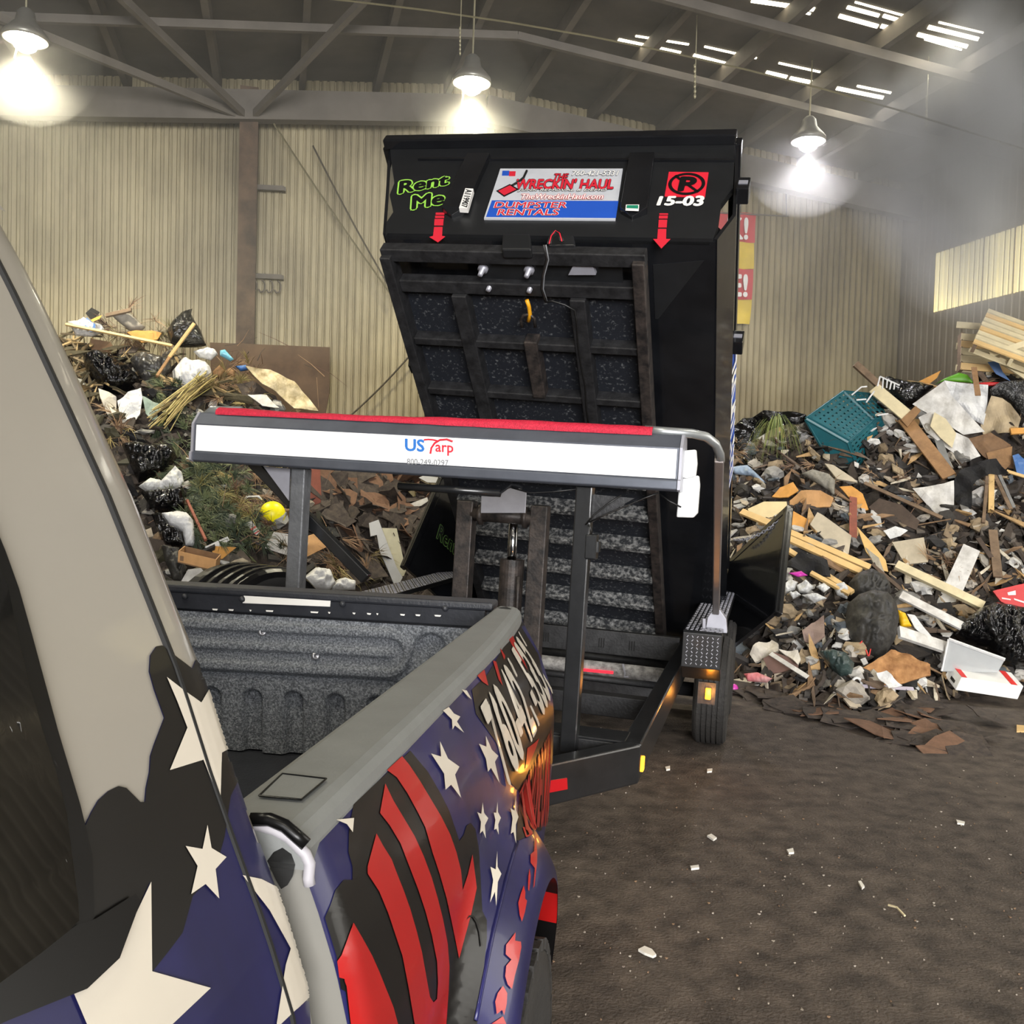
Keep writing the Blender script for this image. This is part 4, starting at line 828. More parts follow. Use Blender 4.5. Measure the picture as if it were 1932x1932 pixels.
nq = lambda u, v: ((NQ[3] * (1 - u) + NQ[2] * u) * (1 - v) + (NQ[0] * (1 - u) + NQ[1] * u) * v) + fn_ * .003
g = G(); n = 40; vs = []
for i in range(n): a = 2 * pi * i / n; vs += [nq(.5 + .46 * cos(a), .5 + .45 * sin(a)), nq(.5 + .375 * cos(a), .5 + .36 * sin(a))]
g.add(vs, [(2 * i, 2 * i + 1, (2 * i + 3) % (2 * n), (2 * i + 2) % (2 * n)) for i in range(n)]); g.add([nq(.2, .86), nq(.15, .8), nq(.8, .14), nq(.85, .2)], [(0, 1, 2, 3)])
part('no_parking_ring', g, M_blackprint, BIN); text_plane('lettering', 'P', [nq(.36, .75), nq(.72, .75), nq(.68, .22), nq(.34, .22)], fn_, M_blackprint, BIN, off=.001, bold=.05)
st('15-03', ((1246, 371), (1329, 370), (1324, 388), (1240, 387)), M_white, .045, .004)
for A4 in ((((822, 401), (839, 401), (838, 405), (822, 405)), ((821, 407), (838, 407), (838, 411), (821, 411)), ((820, 413), (837, 413), (836, 425), (819, 425)), ((819, 428), (835, 428), (834, 445), (840, 446), (826, 457), (810, 447), (817, 445))),
           [[(1200 + x / 4.2, 240 + y / 4.2) for x, y in L] for L in ([(185, 682), (254, 682), (254, 692), (185, 692)], [(183, 700), (252, 700), (250, 722), (181, 722)], [(180, 733), (247, 733), (243, 793), (176, 793)], [(174, 805), (240, 805), (238, 885), (273, 885), (200, 960), (135, 885), (168, 885)])]):
    g = G()
    for L in A4: g.prism([D3(x, y, .004) for x, y in L], fn_, .002)
    part('red_arrow', g, M_redprint, BIN)
# phone number running down the right side wall
y0_, y1_ = -2.45, -1.35
part('side_decal', G().prism([Vector((1.2, y0_ - .05, .62)), Vector((1.2, y1_ + .1, .62)), Vector((1.185, y1_ + .1, .2)), Vector((1.185, y0_ - .05, .2))], (1, 0, 0), .002), M_signb, BIN)
text_plane('lettering', '760-421-5331', [Vector((1.202, y0_, .55)), Vector((1.202, y1_, .55)), Vector((1.19, y1_, .28)), Vector((1.19, y0_, .28))], (1, 0, 0), M_white, BIN, off=.006, bold=.03)
# --- swung-open rear doors
def door(sx, hx, ang, w, z1, name_lab):
    h0 = Vector((hx, .42, .02)); d = Vector((sx * sin(ang), -cos(ang), 0)); n = Vector((sx * cos(ang), sin(ang), 0)); up = Vector((0, 0, 1))
    DR = part('rear_door', G().prism([h0, h0 + d * w, h0 + d * w + up * z1, h0 + up * z1], n, .03), M_bin, BIN, label=name_lab)
    fr = G(); fr.beam(h0 + d * (w - .03) - n * .0, h0 + d * (w - .03) + up * z1, .06, .07, n); part('door_edge', fr, M_bin, DR, bevel=.012)
    part('door_top_rail', G().beam(h0 + up * (z1 - .04), h0 + d * w + up * (z1 - .04), .07, .08), M_bin, DR, bevel=.012)
    part('door_hinge', G().cyl(h0 + up * .1, h0 + up * .35, .03), M_binm, DR); part('door_hinge', G().cyl(h0 + up * .7, h0 + up * .95, .03), M_binm, DR)
    return DR, h0, d, n, up
DRR, h0, d, n, up = door(1, 1.17, radians(30), .92, 1.1, 'black rear door swung open to the right')
top = h0 + d * .92 + up * 1.06; ap = h0 + up * 1.14 + Vector((0, -.25, 0))
def chain(p, q, sag, parent, m=None, lw=.012, n_=22):
    g = G(); ln = (q - p)
    for i in range(n_):
        t0 = i / n_; t1 = (i + 1) / n_; P = [p.lerp(q, t) - Vector((0, 0, sag * 4 * t * (1 - t))) for t in (t0, (t0 + t1) / 2, t1)]
        ax = (P[2] - P[0]).normalized(); sd = ax.orthogonal().normalized(); sd = sd if i % 2 else ax.cross(sd); c = P[1]; hl = (P[2] - P[0]).length * .62
        g.tube([c + ax * hl * cos(k) + sd * lw * sin(k) for k in [2 * pi * j / 8 for j in range(9)]], .0045, 5)
    return part('door_chain', g, m or M_plate, parent)
chain(ap, top, .1, DRR)
DRL, h0, d, n, up = door(-1, -1.02, radians(30), .92, 1.1, 'black rear door swung open to the left with green outlined lettering')
top = h0 + d * .92 + up * 1.06; chain(h0 + up * 1.14 + Vector((0.1, -.35, 0)), top, .1, DRL)
Mi = MD.inverted(); o_ = Mi @ CO
nv_ = Vector((cos(radians(30)) * -1, sin(radians(30)), 0)); nv_ = -nv_ if nv_.dot(o_ - h0) < 0 else nv_
def dq(x, y): dr = Mi.to_3x3() @ ray(x, y); return o_ + dr * ((h0 + nv_ * .004 - o_).dot(nv_) / dr.dot(nv_))
DQ = [dq(*p) for p in ((826, 992), (886, 1052), (881, 1075), (819, 1016))]
text_plane('lettering', 'Rent Me', DQ, nv_, mat('dull_green_print', s(110, 150, 80), .5, var=0), DRL, off=.032, bold=.05); text_plane('lettering', 'Rent Me', DQ, nv_, M_blackprint, DRL, off=.035, bold=.015)
# ================================================================ rubbish heaps
def tab(t): return lambda x: lerp_tab(t, x)
hL = tab([(-9, 3.6), (-5.7, 3.45), (-4.2, 3.2), (-3.3, 2.85), (-2.4, 2.25), (-1.3, 1.6), (0, 1.1), (1.4, .8)])
fL = tab([(-9, 6.9), (-3, 7.3), (-2.3, 7.7), (-1.7, 9.0), (-.9, 9.7), (.6, 10.4), (1.5, 10.8)])
hR = tab([(1.2, 1.2), (2.0, 2.0), (2.8, 2.35), (4.4, 2.95), (6.4, 3.6), (9, 3.9)])
fR = tab([(1.2, 10.6), (1.7, 9.6), (2.1, 8.75), (2.6, 7.9), (3.1, 7.55), (3.6, 8.1), (4.0, 8.6), (4.6, 8.8), (6, 8.9), (9, 9)])
def mound(h, f, back, X, Y):
    y0 = f(X); sN = (Y - y0) / (back - y0)
    if sN <= 0: return -.12
    return h(X) * (.82 * sN + .18 * sN * sN) if sN < 1 else h(X) * max(.25, 1 - .35 * (sN - 1) * 2)
zL = lambda X, Y: mound(hL, fL, 12.4, X, Y); zR = lambda X, Y: mound(hR, fR, 12.3, X, Y)
def mound_grid(zf, x0, x1, y0, y1, nx, ny, rough=0, drop=0):
    g = G()
    def fn(u, v):
        X, Y = x0 + (x1 - x0) * u, y0 + (y1 - y0) * v; z = zf(X, Y)
        if rough and z > 0: k = min(1, z / .3); z += k * rough * (noise.fractal(Vector((X * 2.3, Y * 2.3, 0)), 1, 2, 4)) + k * rough * .7 * noise.noise(Vector((X * 9, Y * 9, 3)))
        return Vector((X, Y, z - drop))
    return g.grid(fn, nx, ny)
LX = (-8.2, 1.5, 6.8, 13.0); RX = (1.2, 7.6, 7.1, 13.0)
gl0 = mound_grid(zL, *LX, 60, 50); gr0 = mound_grid(zR, *RX, 60, 50)
BL_, BR_ = bvh_of([gl0]), bvh_of([gr0])
M_rub = mat('dirty_rubble', s(74, 64, 56), .9, 0, .6, 5, .9, 14, col2=s(30, 26, 24), bdist=.05, detail=8)
thing('rubbish_heap', mound_grid(zL, *LX, 210, 140, .16, .10), M_rub, 'dark earthy body of the heap left of the trailer', 'heap', kind='stuff')
thing('rubbish_heap', mound_grid(zR, *RX, 170, 140, .16, .10), M_rub, 'dark earthy body of the heap right of the trailer', 'heap', kind='stuff')
# ---- item builders: a pixel outline gets its own distance on the heap, real size and thickness
def surf(bvh, x, y):
    for k in range(60):
        p, n, _i, _d = cast(bvh, x, y + k * 8)
        if p is not None:
            if n.dot(ray(x, y)) > 0: n = -n
            if k: p = at(x, y, (p - CO).dot(FW) + .0)
            return p, n
    return at(x, y, 10), -FW
def plane(bvh, poly, blend, lift, shift=0):
    cx = sum(p[0] for p in poly) / len(poly); cy = sum(p[1] for p in poly) / len(poly); p, n = surf(bvh, cx, cy)
    N = (n * blend - ray(cx, cy).normalized() * (1 - blend)).normalized(); return p + N * lift - ray(cx, cy).normalized() * shift, N
def onp(P, N, x, y): r = ray(x, y); return CO + r * ((P - CO).dot(N) / r.dot(N))
def slab(name, m, label, cat, poly, bvh, thick=.02, blend=.55, lift=.05, shift=.05, bend=0, group=None, tilt=None, bevel=0):
    IP.append(poly); P, N = plane(bvh, poly, blend, lift, shift)
    if tilt: N = (N + RI * tilt[0] + UP * tilt[1]).normalized()
    if bend:
        V2, F, bd = fill2d(poly, 9, 1); g = G(); sd = random.random() * 50
        top = [onp(P, N, x, y) + N * (bend * noise.noise(Vector((x / 26, y / 26, sd)))) for x, y in V2]; n = len(top)
        fs = []
        for f in F:
            a, b, c = (top[i] for i in f); fs.append(f if (b - a).cross(c - a).dot(N) > 0 else f[::-1])
        es = {}
        for f in fs:
            for i in range(3): es[(f[i], f[(i + 1) % 3])] = 1
        g.add(top + [p - N * thick for p in top], fs + [tuple(n + i for i in f[::-1]) for f in fs] + [(b, a, n + a, n + b) for (a, b) in es if (b, a) not in es])
        return thing(name, g, m, label, cat, group)
    return thing(name, G().prism([onp(P, N, x, y) for x, y in poly], N, thick), m, label, cat, group, bevel=bevel)
def blob(name, m, label, cat, poly, bvh, fat=.5, blend=.35, lift=.08, shift=.16, wr=.03, group=None, parent=None, pinch=0, res=4.5, fr=1.0):
    IP.append(poly); P, N = plane(bvh, poly, blend, lift, shift); V2, F, bd = fill2d(poly, res, 3); n = len(V2)
    dist = []
    for (x, y) in V2:
        best = 1e9
        for (ax, ay), (bx, by) in zip(poly, poly[1:] + poly[:1]):
            ex, ey = bx - ax, by - ay; L2 = ex * ex + ey * ey or 1; t = max(0, min(1, ((x - ax) * ex + (y - ay) * ey) / L2)); best = min(best, (x - ax - ex * t) ** 2 + (y - ay - ey * t) ** 2)
        dist.append(sqrt(best))
    dm = max(dist) or 1; dep = (P - CO).dot(FW); H_ = dm * dep / FPX * fat * 1.6; sd = random.random() * 90; front, backv = [], []
    for (x, y), d, b in zip(V2, dist, bd):
        k = 0 if b else sqrt(max(0, 1 - (1 - min(1, d / dm)) ** 2)); q = onp(P, N, x, y)
        f = 0 if b else min(1, d / dm * 3)
        w = (noise.noise(Vector((x / 16 * fr, y / 24 * fr, sd))) + .8 * (1 - 2 * abs(noise.noise(Vector((x / 9 * fr, y / 14 * fr, sd + 9)))))) * wr * f
        front.append(q + N * (H_ * k + w)); backv.append(q - N * (H_ * .75 * k))
    fs = []
    for f in F:
        a, b, c = (onp(P, N, *V2[i]) for i in f); fs.append(f if (b - a).cross(c - a).dot(N) > 0 else f[::-1])
    bi = [i if bd[i] else n + i for i in range(n)]
    g = G().add(front + backv, fs + [tuple(bi[i] for i in f[::-1]) for f in fs])
    used = sorted({i for f in g.f for i in f}); mp = {o: k for k, o in enumerate(used)}; g.v = [g.v[i] for i in used]; g.f = [tuple(mp[i] for i in f) for f in g.f]
    o = thing(name, g, m, label, cat, group, smooth=True); o['_n'] = 0; del o['_n']; o_P[o.name] = (P, N, H_); return o
o_P = {}
IP = []
def plank(name, m, label, cat, a, b, wpx, bvh, thick=.03, lift=.06, group=None, blend=.6, da=0, db_=0, bevel=.003):
    pa, na = surf(bvh, *a); pb, nb_ = surf(bvh, *b); pa = pa + na * lift - ray(*a).normalized() * da; pb = pb + nb_ * lift - ray(*b).normalized() * db_
    mid = (pa + pb) / 2; w = wpx * (mid - CO).dot(FW) / FPX; N = ((na + nb_) * .5 * blend - (mid - CO).normalized() * (1 - blend)).normalized()
    return thing(name, G().beam(pa, pb, w, thick, N), m, label, cat, group, bevel=bevel)
c6 = lambda *L: [(1340 + x / 3.2635, 600 + y / 3.2635) for x, y in L]
c7 = lambda *L: [(1340 + x / 3.2635, 1000 + y / 3.2635) for x, y in L]
c4 = lambda *L: [(100 + x / 5.3667, 570 + y / 5.3667) for x, y in L]
c5 = lambda *L: [(200 + x / 5.3667, 780 + y / 5.3667) for x, y in L]
c2 = lambda *L: [(100 + x / 2.683, 560 + y / 2.683) for x, y in L]
# ---- materials of the rubbish
B_ = mat('black_bin_bag', s(10, 10, 12), .14, 0, .2, 6, .7, 7, bdist=.06, spec=.8, stretch=(1, 1, 2.0), dist=.6)
B_dust = mat('dusty_black_bag', s(62, 60, 56), .6, 0, .45, 8, .5, 20, bdist=.02, col2=s(34, 33, 32))
B_clear = mat('smoky_clear_bag', s(74, 72, 70), .18, 0, .5, 9, .8, 24, bdist=.02)
B_speck = mat('speckled_black_wrap', s(150, 150, 148), .4, 0, .8, 60, .5, 40, col2=s(46, 46, 46), thresh=(.5, .7))
B_teal = mat('dark_teal_bag', s(58, 74, 72), .35, 0, .4, 8, .6, 24, bdist=.02)
B_white = mat('white_plastic_bag', s(222, 222, 222), .4, 0, .2, 9, .7, 24, bdist=.02)
B_foam = mat('white_foam_bag', s(226, 226, 224), .5, 0, .35, 34, .5, 40)
W_new = mat('fresh_lumber', s(222, 186, 126), .6, 0, .2, 5, stretch=(1, 1, 1)); W_pale = mat('pale_lumber', s(220, 206, 168), .65, 0, .25, 6)
W_old = mat('weathered_wood', s(128, 106, 84), .8, 0, .45, 8, .4, 30); W_brown = mat('brown_wood', s(156, 118, 78), .7, 0, .4, 7, .3, 30)
W_dark = mat('dark_wood', s(78, 64, 54), .8, 0, .4, 8, .3, 30); W_red = mat('reddish_plank', s(146, 80, 60), .7, 0, .35, 7)
C_box = mat('cardboard', s(196, 150, 100), .8, 0, .25, 7); C_or = mat('orange_cardboard', s(216, 156, 78), .75, 0, .25, 7); C_dk = mat('brown_cardboard', s(128, 98, 70), .8, 0, .35, 7)
P_wh = mat('white_panel', s(224, 222, 218), .6, 0, .2, 7, col2=s(176, 172, 166)); P_gr = mat('greige_board', s(190, 178, 156), .75, 0, .25, 6); P_grey = mat('grey_board', s(132, 132, 130), .7, 0, .3, 7)
C_blk = mat('black_cloth', s(28, 27, 28), .85, 0, .3, 8, .5, 20); C_cream = mat('cream_cloth', s(214, 206, 192), .85, 0, .25, 8, .5, 20); C_tan = mat('tan_cloth', s(186, 168, 138), .85, 0, .25, 6, .3, 14)
T_teal = mat('teal_plastic', s(26, 92, 102), .4, 0, .2, 6); T_green = mat('green_plastic', s(96, 160, 40), .4, 0, .12, 6); T_red = mat('red_plastic', s(214, 50, 50), .4, 0, .12, 6)
T_blue = mat('blue_plastic', s(64, 108, 170), .45, 0, .2, 6); T_pink = mat('magenta_plastic', s(206, 60, 170), .4, 0, .1, 6); T_yel = mat('yellow_plastic', s(244, 190, 30), .4, 0, .2, 6)
SHG = mat('asphalt_shingle', s(78, 68, 60), .9, 0, .4, 14, .6, 90, col2=s(44, 38, 36), bdist=.004); SHB = mat('brown_shingle', s(118, 88, 68), .9, 0, .35, 14, .6, 90, bdist=.004)
# ---------------------------------------------------------------- right heap
R_ = BR_
S = lambda nm, m, lab, cat, poly, **k: slab(nm, m, lab, cat, poly, R_, **k)
Bb = lambda nm, m, lab, cat, poly, **k: blob(nm, m, lab, cat, poly, R_, **k)
Pk = lambda nm, m, lab, a, b, w, **k: plank(nm, m, lab, 'board', a, b, w, R_, **k)
# teal crate: real lattice box lying tipped on the heap
def lattice(name, A, B, C, D, n, m, nu, nv, parent, t=.006, fr=.35):
    g = G(); q = lambda u, v: (A * (1 - u) + B * u) * (1 - v) + (D * (1 - u) + C * u) * v
    N = (B - A).cross(D - A).normalized()
    for i in range(nu + 1):
        u = i / nu; w = (B - A).length / nu * fr; g.beam(q(u, 0), q(u, 1), w, t, N)
    for j in range(nv + 1):
        v = j / nv; w = (D - A).length / nv * fr; g.beam(q(0, v), q(1, v), w, t * 1.3, N)
    return part(name, g, m, parent, world=True)
dC = (surf(R_, *c6((840, 760))[0])[0] - CO).dot(FW) - .25
A, B, C, D = [at(x, y, dC + o) for (x, y), o in zip(c6((592, 620), (822, 455), (1005, 628), (850, 765)), (.05, .32, .30, -.05))]
A2, D2, C2, B2 = [at(x, y, dC + o) for (x, y), o in zip(c6((748, 888), (905, 916), (1138, 608), (985, 470)), (.12, .0, .4, .62))]
CR = empty('plastic_crate', Matrix.Translation((A + C + D2) / 3), 'teal lattice plastic crate tipped over on the right heap', 'crate')
lattice('crate_base', A, B, C, D, 0, T_teal, 9, 8, CR, fr=.62); lattice('crate_wall', A, D, D2, A2, 0, T_teal, 7, 6, CR, fr=.7); lattice('crate_wall', D, C, C2, D2, 0, T_teal, 8, 6, CR, fr=.6)
lattice('crate_wall', C, B, B2, C2, 0, T_teal, 6, 5, CR); lattice('crate_wall', B, A, A2, B2, 0, T_teal, 6, 5, CR)
for a, b in ((A2, D2), (D2, C2), (C2, B2), (B2, A2), (A, B), (B, C), (C, D), (D, A)): part('crate_rim', G().beam(a, b, .022, .022), T_teal, CR, world=True)
# boards
Pk('board', W_old, 'narrow weathered board end sticking up behind the crate', *c6((892, 305), (1045, 445)), 13, thick=.05, da=.3, db_=.3)
Pk('board', W_pale, 'wide pale board leaning beside the teal crate', *c6((1005, 455), (1225, 640)), 24, thick=.03, da=.35, db_=.3)
Pk('board', W_brown, 'wide brown board sloping down right of the teal crate', *c6((1190, 640), (1465, 1000)), 26, thick=.03, da=.25, db_=.15)
Pk('board', W_dark, 'dark plank in the shadow below the sloping brown board', *c6((1215, 720), (1425, 1020)), 18, lift=.0)
S('plank_end', W_brown, 'short mottled brown board end crossing the pale board', 'board', c6((1175, 625), (1265, 540), (1295, 570), (1215, 670)), thick=.03, shift=.4)
Bb('rubbish_bag', B_, 'shiny black bag on the crest between the wire rack and white sheet', 'bag', c6((1045, 375), (1100, 358), (1200, 388), (1290, 398), (1378, 420), (1310, 480), (1255, 540), (1190, 565), (1110, 490)), fat=.6)
WR = empty('wire_rack', Matrix.Translation(at(1665, 725, 11.2)), 'white wire rack poking out behind the leaning boards', 'rack')
for a, b in (((1045, 360), (1165, 415)), ((1030, 420), (1045, 360)), ((1060, 435), (1065, 368)), ((1085, 430), (1090, 380)), ((1105, 440), (1115, 392)), ((1130, 440), (1135, 402)), ((870, 475), (930, 425)), ((930, 425), (965, 422)), ((900, 505), (960, 500)), ((960, 520), (1010, 450)), ((1030, 600), (1095, 590))):
    part('wire', G().cyl(at(*c6(a)[0], 11.0), at(*c6(b)[0], 11.0), .009, n=6), B_white, WR, world=True)
S('sheet', P_wh, 'dirty white flat sheet standing left of the curled white sheet', 'panel', c6((1245, 530), (1330, 470), (1440, 388), (1480, 470), (1690, 700), (1560, 720), (1430, 640), (1290, 560)), thick=.008, bend=.05, blend=.2, shift=.25)
S('sheet', B_white, 'curled white plastic sheet under the green tub', 'sheet', c6((1440, 385), (1560, 400), (1712, 412), (1705, 560), (1680, 660), (1560, 590), (1480, 470)), thick=.008, bend=.10, blend=.1, shift=.3)
Bb('tub', T_green, 'lime green plastic tub lid on the crest of the heap', 'tub', c6((1375, 412), (1450, 368), (1530, 336), (1585, 350), (1625, 402), (1440, 388)), fat=.25, wr=.0, shift=.3)
Pk('board', W_brown, 'thin brown lath hanging over the curled white sheet', *c6((1618, 325), (1642, 500)), 10, thick=.012, da=.55, db_=.75)
S('board_scrap', C_or, 'tan pointed plywood scrap on the crest left of the green tub', 'board', c6((1285, 390), (1420, 323), (1395, 370), (1350, 405)), thick=.015, blend=.1, shift=.2)
Bb('toy', T_red, 'red plastic scrap on the crest beside the green tub', 'plastic', c6((1640, 400), (1700, 395), (1810, 395), (1790, 415), (1700, 420)), fat=.4, wr=0)
# pallets: slats and stringers are parts
def pallet(label, O, X, Y, Z, w, l, ns=7, h=.11):
    E = empty('pallet', Matrix.Translation(O + X * w / 2 + Y * l / 2), label, 'pallet', 'wooden pallets on the right heap')
    for k in range(ns):
        p = O + Y * (l * (k + .5) / ns); part('slat', G().beam(p + Z * h, p + X * w + Z * h, l / ns * .72, .018, Z), W_pale if k % 3 else W_new, E, world=True)
    for k in range(3):
        p = O + X * (w * (.04 + .46 * k)) + Z * h * .45; part('stringer', G().beam(p, p + Y * l, .04, h * .8, Z), W_old if k == 0 else W_pale, E, world=True)
    for k in (0, 3, 6):
        p = O + Y * (l * (k + .5) / ns); part('slat', G().beam(p - Z * .005, p + X * w - Z * .005, l / ns * .7, .016, Z), W_pale, E, world=True)
o = at(*c6((1590, 205))[0], 11.6); xa = (at(*c6((2090, 395))[0], 11.3) - o); ya = (at(*c6((1850, 42))[0], 12.3) - o); X = xa.normalized(); Y = (ya - X * ya.dot(X)).normalized(); Z = X.cross(Y); Z = -Z if Z.z < 0 else Z
pallet('slatted wooden pallet lying tilted at the top right', o, X, Y, Z, .95, 1.15, 8)
o = at(*c6((1512, 330))[0], 12.2); pallet('wooden pallet standing on edge behind the green tub', o, (at(*c6((1750, 350))[0], 12.1) - o).normalized(), (at(*c6((1515, 180))[0], 12.4) - o).normalized(), Vector((.1, -1, .1)).normalized(), .75, .62, 5)
S('door_panel', T_blue, 'blue painted board propped below the tilted pallet', 'board', c6((1708, 272), (1770, 262), (1800, 330), (1850, 390), (1760, 345)), thick=.03, blend=.1, shift=.35)
Pk('board', W_pale, 'pale plank under the tilted pallet running off the right edge', *c6((1715, 250), (1960, 170)), 12, da=.6, db_=.7)
Pk('board', W_pale, 'pale plank sloping down from the tilted pallet at the right edge', *c6((1770, 270), (1950, 390)), 14, da=.6, db_=.6)
Bb('rubbish_bag', B_speck, 'speckled dark plastic wrap bundle at the right edge below the pallet', 'bag', c6((1720, 440), (1780, 395), (1870, 385), (1980, 380), (1980, 640), (1905, 600), (1850, 520), (1790, 480), (1730, 480)), fat=.4, wr=.05)
S('cloth', C_tan, 'crumpled tan canvas sheet at the right edge', 'cloth', c6((1665, 660), (1730, 480), (1800, 490), (1850, 530), (1912, 620), (1890, 700), (1680, 716)), thick=.015, bend=.1, blend=.2, shift=.2)
PG = S('panel', P_wh, 'torn white panel with a letter G, right of the brown board', 'panel', c6((1282, 610), (1375, 572), (1440, 620), (1510, 700), (1590, 740), (1665, 850), (1570, 885), (1500, 830), (1400, 760), (1330, 700)), thick=.01, bend=.05, blend=.25, shift=.28)
P0, N0 = plane(R_, c6((1282, 610), (1375, 572), (1440, 620), (1510, 700), (1590, 740), (1665, 850), (1570, 885), (1500, 830), (1400, 760), (1330, 700)), .25, .05, .28)
qg = lambda x, y: onp(P0, N0, *c6((x, y))[0])
text_plane('lettering', 'G', [qg(1325, 645), qg(1362, 668), qg(1348, 705), qg(1310, 682)], N0, mat('faded_print', s(120, 112, 100), .7, var=0), PG, off=.06, bold=.01, world=True)
S('panel', W_pale, 'cream board lying over the torn white panel', 'panel', c6((1355, 665), (1380, 580), (1450, 620), (1515, 710), (1490, 800), (1420, 740)), thick=.02, blend=.2, shift=.42)
Pk('board', P_grey, 'grey trim strip hanging below the torn white panel', *c6((1395, 760), (1480, 1010)), 14, thick=.01, da=.2, db_=.15)
S('cardboard_box', C_dk, 'torn brown cardboard box below the tan canvas', 'box', c6((1580, 742), (1730, 705), (1850, 780), (1870, 930), (1760, 900), (1680, 850)), thick=.03, bend=.04, blend=.3, shift=.15)
S('plywood', W_brown, 'brown plywood sheet at the right edge behind the black tarp', 'board', c6((1700, 830), (1860, 790), (1850, 900), (1790, 960), (1720, 900)), thick=.02, blend=.3, shift=.1)
S('plastic_sheet', T_blue, 'blue and white plastic sheet on the right edge', 'sheet', c6((1860, 850), (1900, 830), (1960, 900), (1960, 990), (1890, 970)), thick=.01, bend=.04, shift=.2)
Pk('board', W_new, 'orange lath at the right edge over the shadow hollow', *c6((1815, 965), (1960, 1010)), 6, thick=.02, da=.3, db_=.3)
Pk('board', C_or, 'orange board stub at the right edge under the tan canvas', *c6((1840, 722), (1960, 715)), 12, thick=.03, da=.4, db_=.4)
S('tarp', C_blk, 'torn black rubber sheet arching over the shadow hollow', 'tarp', c6((1480, 1060), (1510, 980), (1545, 930), (1640, 885), (1760, 868), (1838, 950), (1720, 965), (1640, 1000), (1612, 1040), (1612, 1150), (1590, 1235), (1530, 1160), (1500, 1110)), thick=.012, bend=.12, blend=.3, shift=.3)
S('panel', P_wh, 'folded white corner panel left of the black rubber sheet', 'panel', c6((1245, 1050), (1440, 1020), (1500, 1000), (1502, 1150), (1415, 1235), (1330, 1140)), thick=.012, bend=.06, blend=.3, shift=.2)
Pk('pole', W_new, 'yellow tube standing under the black rubber sheet', *c6((1722, 985), (1718, 1215)), 10, thick=.05, da=.2, db_=.1)
Pk('pole', W_old, 'thin weathered pole left of the yellow tube', *c6((1697, 1000), (1672, 1285)), 6, thick=.03, da=.2, db_=.1)
for i, (a, b, w, m, lab) in enumerate(((((1740, 985), (1840, 1200)), 0, 7, W_old, 'grey lath fanning right of the yellow tube'), (((1770, 985), (1860, 1190)), 0, 6, P_grey, 'second grey lath fanning right of the yellow tube'), (((1730, 1330), (1760, 1620)), 0, 16, W_old, 'long weathered plank standing at the far right middle'), (((1640, 1380), (1720, 1500)), 0, 9, W_dark, 'short dark plank right of the wood square'))):
    Pk('board', m, lab, *c6(*a), w, thick=.02, da=.12, db_=.12)
S('plastic_sheet', B_, 'black plastic sheeting on the crest beside the dumpster', 'sheet', c6((108, 690), (200, 622), (330, 580), (480, 575), (590, 590), (600, 640), (480, 655), (380, 690), (270, 740), (180, 790), (108, 800)), thick=.01, bend=.12, blend=.3, shift=.2)
Bb('plastic_bag', mat('pale_blue_bag', s(150, 168, 190), .35, 0, .3, 9, .6, 24), 'pale blue plastic bag beside the dumpster door chain', 'bag', c6((115, 925), (170, 910), (230, 905), (290, 960), (352, 1022), (310, 1012), (250, 972), (150, 962)), fat=.5, wr=.02)
for nm, L, m, lab in (('cardboard', ((380, 1100), (430, 1040), (510, 1010), (545, 1060), (480, 1105)), C_or, 'tan cardboard flap below the green fronds'), ('cardboard', ((490, 1120), (560, 1060), (680, 1060), (760, 1110), (740, 1160), (560, 1172), (490, 1160)), C_box, 'crushed brown cardboard box right of the tan flap'), ('cardboard', ((795, 1040), (870, 1035), (940, 1080), (975, 1180), (930, 1188), (860, 1110)), C_or, 'bright orange cardboard sheet below the teal crate')):
    S(nm, m, lab, 'cardboard', c6(*L), thick=.03, bend=.05, blend=.35, shift=.18)
Bb('cement_sack', mat('grey_cement', s(150, 146, 134), .85, 0, .4, 12, .5, 30), 'stiff grey cement sack above the crushed cardboard', 'sack', c6((560, 960), (630, 930), (730, 960), (770, 1000), (765, 1100), (720, 1060), (640, 1010)), fat=.4, wr=.03, shift=.2)
S('board_scrap', P_gr, 'long beige board scrap under the teal crate', 'board', c6((705, 895), (760, 905), (880, 985), (908, 1012), (780, 990)), thick=.025, shift=.2)
S('board_scrap', mat('cream_board', s(226, 206, 160), .7, 0, .15, 6), 'cream folded board just behind the open dumpster door', 'board', c6((230, 1175), (330, 1130), (470, 1130), (475, 1162), (380, 1225), (270, 1245)), thick=.02, shift=.12)
S('board_scrap', C_or, 'orange board at the top corner of the open dumpster door', 'board', c6((470, 1165), (612, 1245), (592, 1322), (480, 1288)), thick=.02, shift=.12)
S('drywall', P_gr, 'broken greige drywall piece in the middle of the heap', 'panel', c6((615, 1270), (660, 1195), (692, 1212), (870, 1340), (852, 1452), (740, 1400)), thick=.02, shift=.16)
for a, b, w, lab in (((440, 1325), (965, 1565), 12, 'longest fresh timber in the bundle beside the dumpster door'), ((430, 1362), (910, 1590), 13, 'second fresh timber just under the longest one'), ((200, 1220), (470, 1335), 13, 'fresh timber behind the open dumpster door'), ((455, 1440), (860, 1720), 10, 'lower fresh timber running under the black cloth'), ((620, 1600), (840, 1730), 8, 'short fresh timber stub above the grey rubbish sack')):
    Pk('timber', W_new, lab, *c6(a, b), w, thick=.04, da=.25, db_=.2, group='fresh timbers beside the dumpster door')
S('plywood', mat('yellow_plywood', s(222, 182, 112), .6, 0, .2, 6), 'pointed oval yellow plywood offcut in the heap centre', 'board', c6((905, 1285), (1000, 1390), (1080, 1490), (1097, 1562), (1050, 1552), (960, 1440)), thick=.018, shift=.2, blend=.3)
